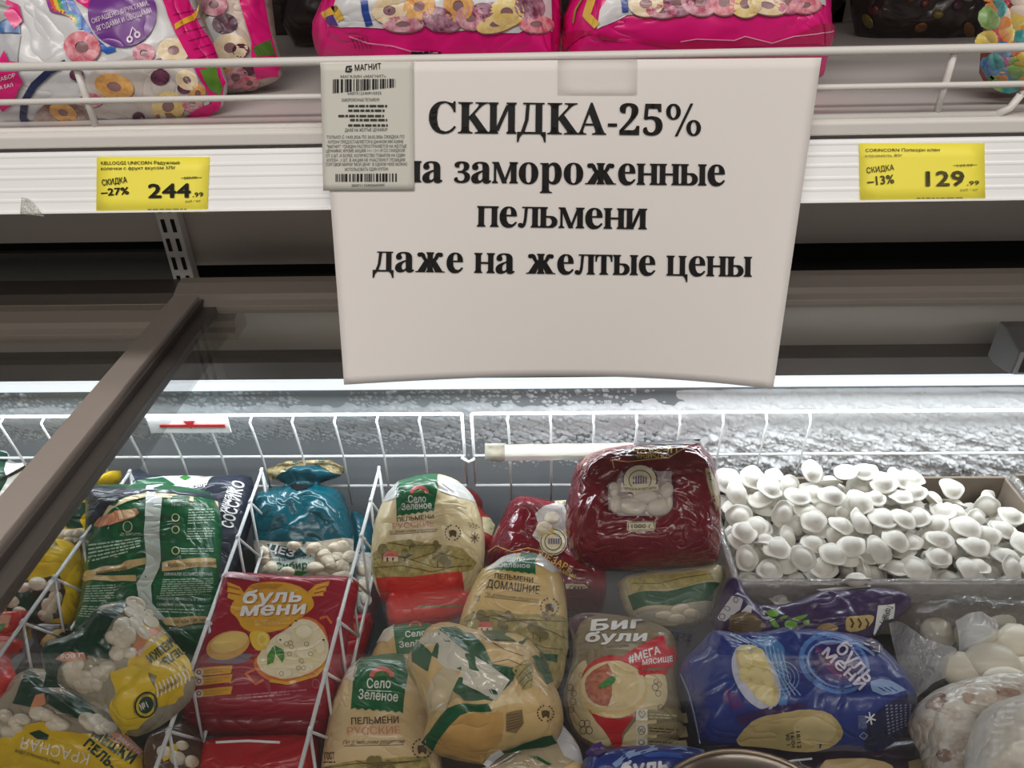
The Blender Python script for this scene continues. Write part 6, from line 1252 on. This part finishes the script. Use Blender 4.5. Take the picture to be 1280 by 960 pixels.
s.patch('pink_side',K1((606,-10),(700,-10),(745,90),(800,170),(845,310),(835,350),(825,405),(800,400),(770,330),(720,240),(660,130),(630,60)),PINK,2.5); s.patch('pink_side',K1((690,440),(760,400),(825,385),(820,410),(770,440)),PINK,2.4)
for k in range(7): a=K1((650+k*19,60+k*32),(740+k*14,40+k*32)); s.stroke('pink_side',a,1.1,C_(150,16,80),3)
s.patch('green_patch',K1((750,265),(810,250),(835,330),(825,360),(790,340)),C_(90,150,50),3.2); s.patch('gold_patch',K1((655,95),(720,60),(745,20),(730,80),(660,115)),GOLD,3.2); s.done()
s=Surf('cereal_bag','second cereal bag with dark berries tucked behind the white one','cereal bag',(300,40),0,68,Y=.615)
s.body('film',[(215,-60),(336,-60),(342,30),(353,80),(352,98),(330,108),(300,116),(270,118),(250,100),(230,40)],C_(206,190,176),T=.03,Tb=.006,r=.035,seed=52,wr=.003)
s.patch('milk_picture',K1((760,60),(850,60),(900,160),(880,230),(820,200),(790,140)),CW,1.2,1)
for c,rx,ry,k,r in (((800,20),17,14,'rose',0),((860,180),22,18,'cream',0),((830,250),14,12,'orange',0),((880,290),16,14,'rose',0),((930,310),13,9,'pink',0)): ringlet(s,K1(c)[0],rx,ry,k,r)
for c,rx in (((840,90),16),((900,190),11),((930,260),9)): p=K1(c)[0]; s.ell('berry_picture',p[0],p[1],rx,rx*.8,SUG((60,30,50),(110,60,80)),0,2,14)
s.patch('pink_side',K1((890,-10),(985,-10),(1010,120),(1050,250),(1040,290),(960,300),(940,160)),PINK,2.5); s.patch('green_patch',K1((945,180),(1010,150),(1030,210),(960,215)),C_(80,120,50),3); s.done()
def pinkbag(lb,outl,K,win,rings,base,ydepth,c,sd,extra):
    s=Surf('cereal_bag',lb,'cereal bag',c,0,58,Y=ydepth)
    s.body('film',outl,PINK,T=.045,Tb=.008,r=.04,seed=sd,wr=.004); s.patch('white_window',win,CW,1)
    for cc,rx,ry,k,r in rings: ringlet(s,K(cc)[0],rx,ry,k,r,2.4)
    extra(s); s.done(); return s
def ex1(s):
    s.stroke('blue_stripe',K2((222,-20),(230,50),(245,100)),9,C_(40,70,150),1.8); s.stroke('gold_ribbon',K2((75,70),(120,40),(140,80)),9,C_(226,180,70),1.8); s.patch('gold_ribbon',K2((80,75),(110,60),(130,100),(95,100)),C_(90,60,130),2)
    s.stroke('torn_edge',K2((170,140),(240,165),(330,175),(400,195),(500,200)),1.6,C_(236,150,190),2)
    for k in range(5): s.stroke('torn_edge',K2((175+k*14,140),(195+k*14,185)),1.1,C_(150,16,80),1.6)
    s.stroke('side_seam',K2((925,-20),(930,100),(925,190)),3,C_(180,20,96),1.6); s.patch('bar_mark',K2((400,195),(512,198),(512,206),(400,206)),BLACKISH,2)
    for cc,rr in (((340,60),12),((500,90),14),((850,40),13),((700,40),12)): p=K2(cc)[0]; s.ell('berry_picture',p[0],p[1],rr,rr*.8,SUG((84,40,66),(196,150,180)),0,2,14)
pinkbag('pink cereal bag standing above the coupon, left of the pair',[(389,42),(398,22),(414,-12),(430,-60),(690,-60),(702,-10),(702,40),(700,75),(698,100),(640,108),(500,108),(412,100),(395,66)],K2,K2((90,100),(110,40),(130,-30),(920,-30),(925,120),(800,125),(500,112),(350,108),(140,105)),
    (((320,45),22,17,'cream',0),((370,95),26,10,'rose',0),((430,30),20,17,'orange',-20),((500,75),20,15,'berry',10),((575,28),19,20,'orange',0),((620,72),19,15,'rose',10),((665,45),14,10,'berry',0),((755,52),22,18,'yellow',0),((720,92),27,11,'yellow',-15),((840,30),19,17,'berry',10),((865,95),22,11,'pink',0),((540,95),15,9,'berry',0)),None,.585,(550,40),53,ex1)
def ex2(s):
    s.stroke('blue_stripe',K2((1190,-20),(1195,50)),8,C_(40,70,150),1.8); s.stroke('gold_ribbon',K2((1070,0),(1050,60),(1090,100)),10,C_(232,196,80),1.8); s.stroke('green_stripe',K2((1040,-10),(1010,40),(1000,90)),2,C_(150,190,60),2)
    s.patch('torn_strip',K3((-440,140),(-300,148),(0,160),(60,150),(200,155),(240,140),(340,165),(420,140),(575,124),(575,140),(540,190),(60,195),(-440,200)),C_(190,28,92),1.6); s.stroke('torn_strip',K3((0,160),(60,150),(200,155),(240,140),(340,165),(420,140),(575,124)),1.3,C_(240,170,200),2.2)
pinkbag('pink cereal bag with torn lower strip, right of the pair',[(704,60),(700,30),(712,0),(730,-60),(1036,-60),(1038,-5),(1036,38),(1043,45),(1033,78),(1028,100),(980,108),(800,108),(710,100)],K2,K2((1090,110),(1100,40),(1150,-30),(1930,-30),(1935,30),(1700,40),(1400,45),(1200,60)),
    (((1270,20),22,16,'cream',0),((1330,45),20,9,'rose',0),((1390,10),22,18,'berry',0),((1470,10),24,18,'rose',10),((1560,15),20,16,'pink',0),((1640,20),20,17,'yellow',0),((1720,25),25,12,'cream',10),((1800,10),20,15,'rose',0),((1860,25),20,10,'pink',0)),None,.585,(870,40),54,ex2)
# colourful popcorn bags further right
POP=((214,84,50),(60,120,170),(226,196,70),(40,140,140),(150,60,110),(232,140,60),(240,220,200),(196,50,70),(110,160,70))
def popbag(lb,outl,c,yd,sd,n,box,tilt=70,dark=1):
    s=Surf('popcorn_bag',lb,'popcorn bag',c,0,tilt,Y=yd); s.body('film',outl,C_(150,74,52) if dark>1 else C_(34,22,20),T=.03,r=.03,seed=sd,wr=.003); rnd=random.Random(sd); x0,y0,x1,y1=box  # dim bag: shade of the deep shelf put into film and popcorn colours
    L={}
    for i in range(n):
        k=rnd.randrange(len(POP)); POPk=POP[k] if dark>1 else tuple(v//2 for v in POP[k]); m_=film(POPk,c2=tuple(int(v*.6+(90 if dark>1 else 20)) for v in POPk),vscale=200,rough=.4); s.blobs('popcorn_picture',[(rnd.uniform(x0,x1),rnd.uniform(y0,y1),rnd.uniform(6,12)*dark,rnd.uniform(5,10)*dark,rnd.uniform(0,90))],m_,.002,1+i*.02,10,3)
    s.done()
popbag('bright multicoloured popcorn bag cut off by the right edge',[(1240,-60),(1345,-60),(1345,118),(1282,114),(1250,107),(1223,101),(1226,60)],(1275,50),.545,61,70,(1232,-40,1335,104),70,1.7)
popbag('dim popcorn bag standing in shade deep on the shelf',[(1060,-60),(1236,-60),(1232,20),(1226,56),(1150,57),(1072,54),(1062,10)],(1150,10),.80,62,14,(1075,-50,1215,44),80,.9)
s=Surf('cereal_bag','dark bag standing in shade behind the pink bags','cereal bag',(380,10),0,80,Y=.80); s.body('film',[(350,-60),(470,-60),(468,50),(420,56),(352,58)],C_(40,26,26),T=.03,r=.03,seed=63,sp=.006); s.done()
# dark packets added to keep the back of the shelf dark
for i,(x0,x1,lb) in enumerate(((-.62,-.40,'brown snack bag standing at the shelf back, far left'),(-.38,-.16,'brown snack bag standing at the shelf back behind the berry bag'),(-.14,.08,'brown snack bag standing at the shelf back behind the first pink bag'),(.10,.32,'brown snack bag standing at the shelf back behind the second pink bag'),(.34,.56,'brown snack bag standing at the shelf back under the popcorn'),(.58,.80,'brown snack bag standing at the shelf back, far right'))):
    V=[];F=[];nx_,nz_=14,14
    t=empty('snack_bag',((x0+x1)/2,.87,zr(-.126)),lb,'snack bag')
    for s_ in (-1,1):
        for j in range(nz_+1):
            for k in range(nx_+1):
                u=k/nx_; v=j/nz_; b=.022*(max(0,math.sin(math.pi*u))**.5)*(max(0,math.sin(math.pi*v))**.5)
                V.append((x0+(x1-x0)*u,.872+s_*b,zr(-.126)+.27*v))
    o=(nx_+1)*(nz_+1)
    for j in range(nz_):
        for k in range(nx_):
            a=j*(nx_+1)+k; F.append((a,a+1,a+nx_+2,a+nx_+1)); F.append((o+a,o+a+nx_+1,o+a+nx_+2,o+a+1))
    mesh('film',V,F,C_(46,34,30),t)
for o in bpy.data.objects:
    if 'world_origin' in o: del o['world_origin']
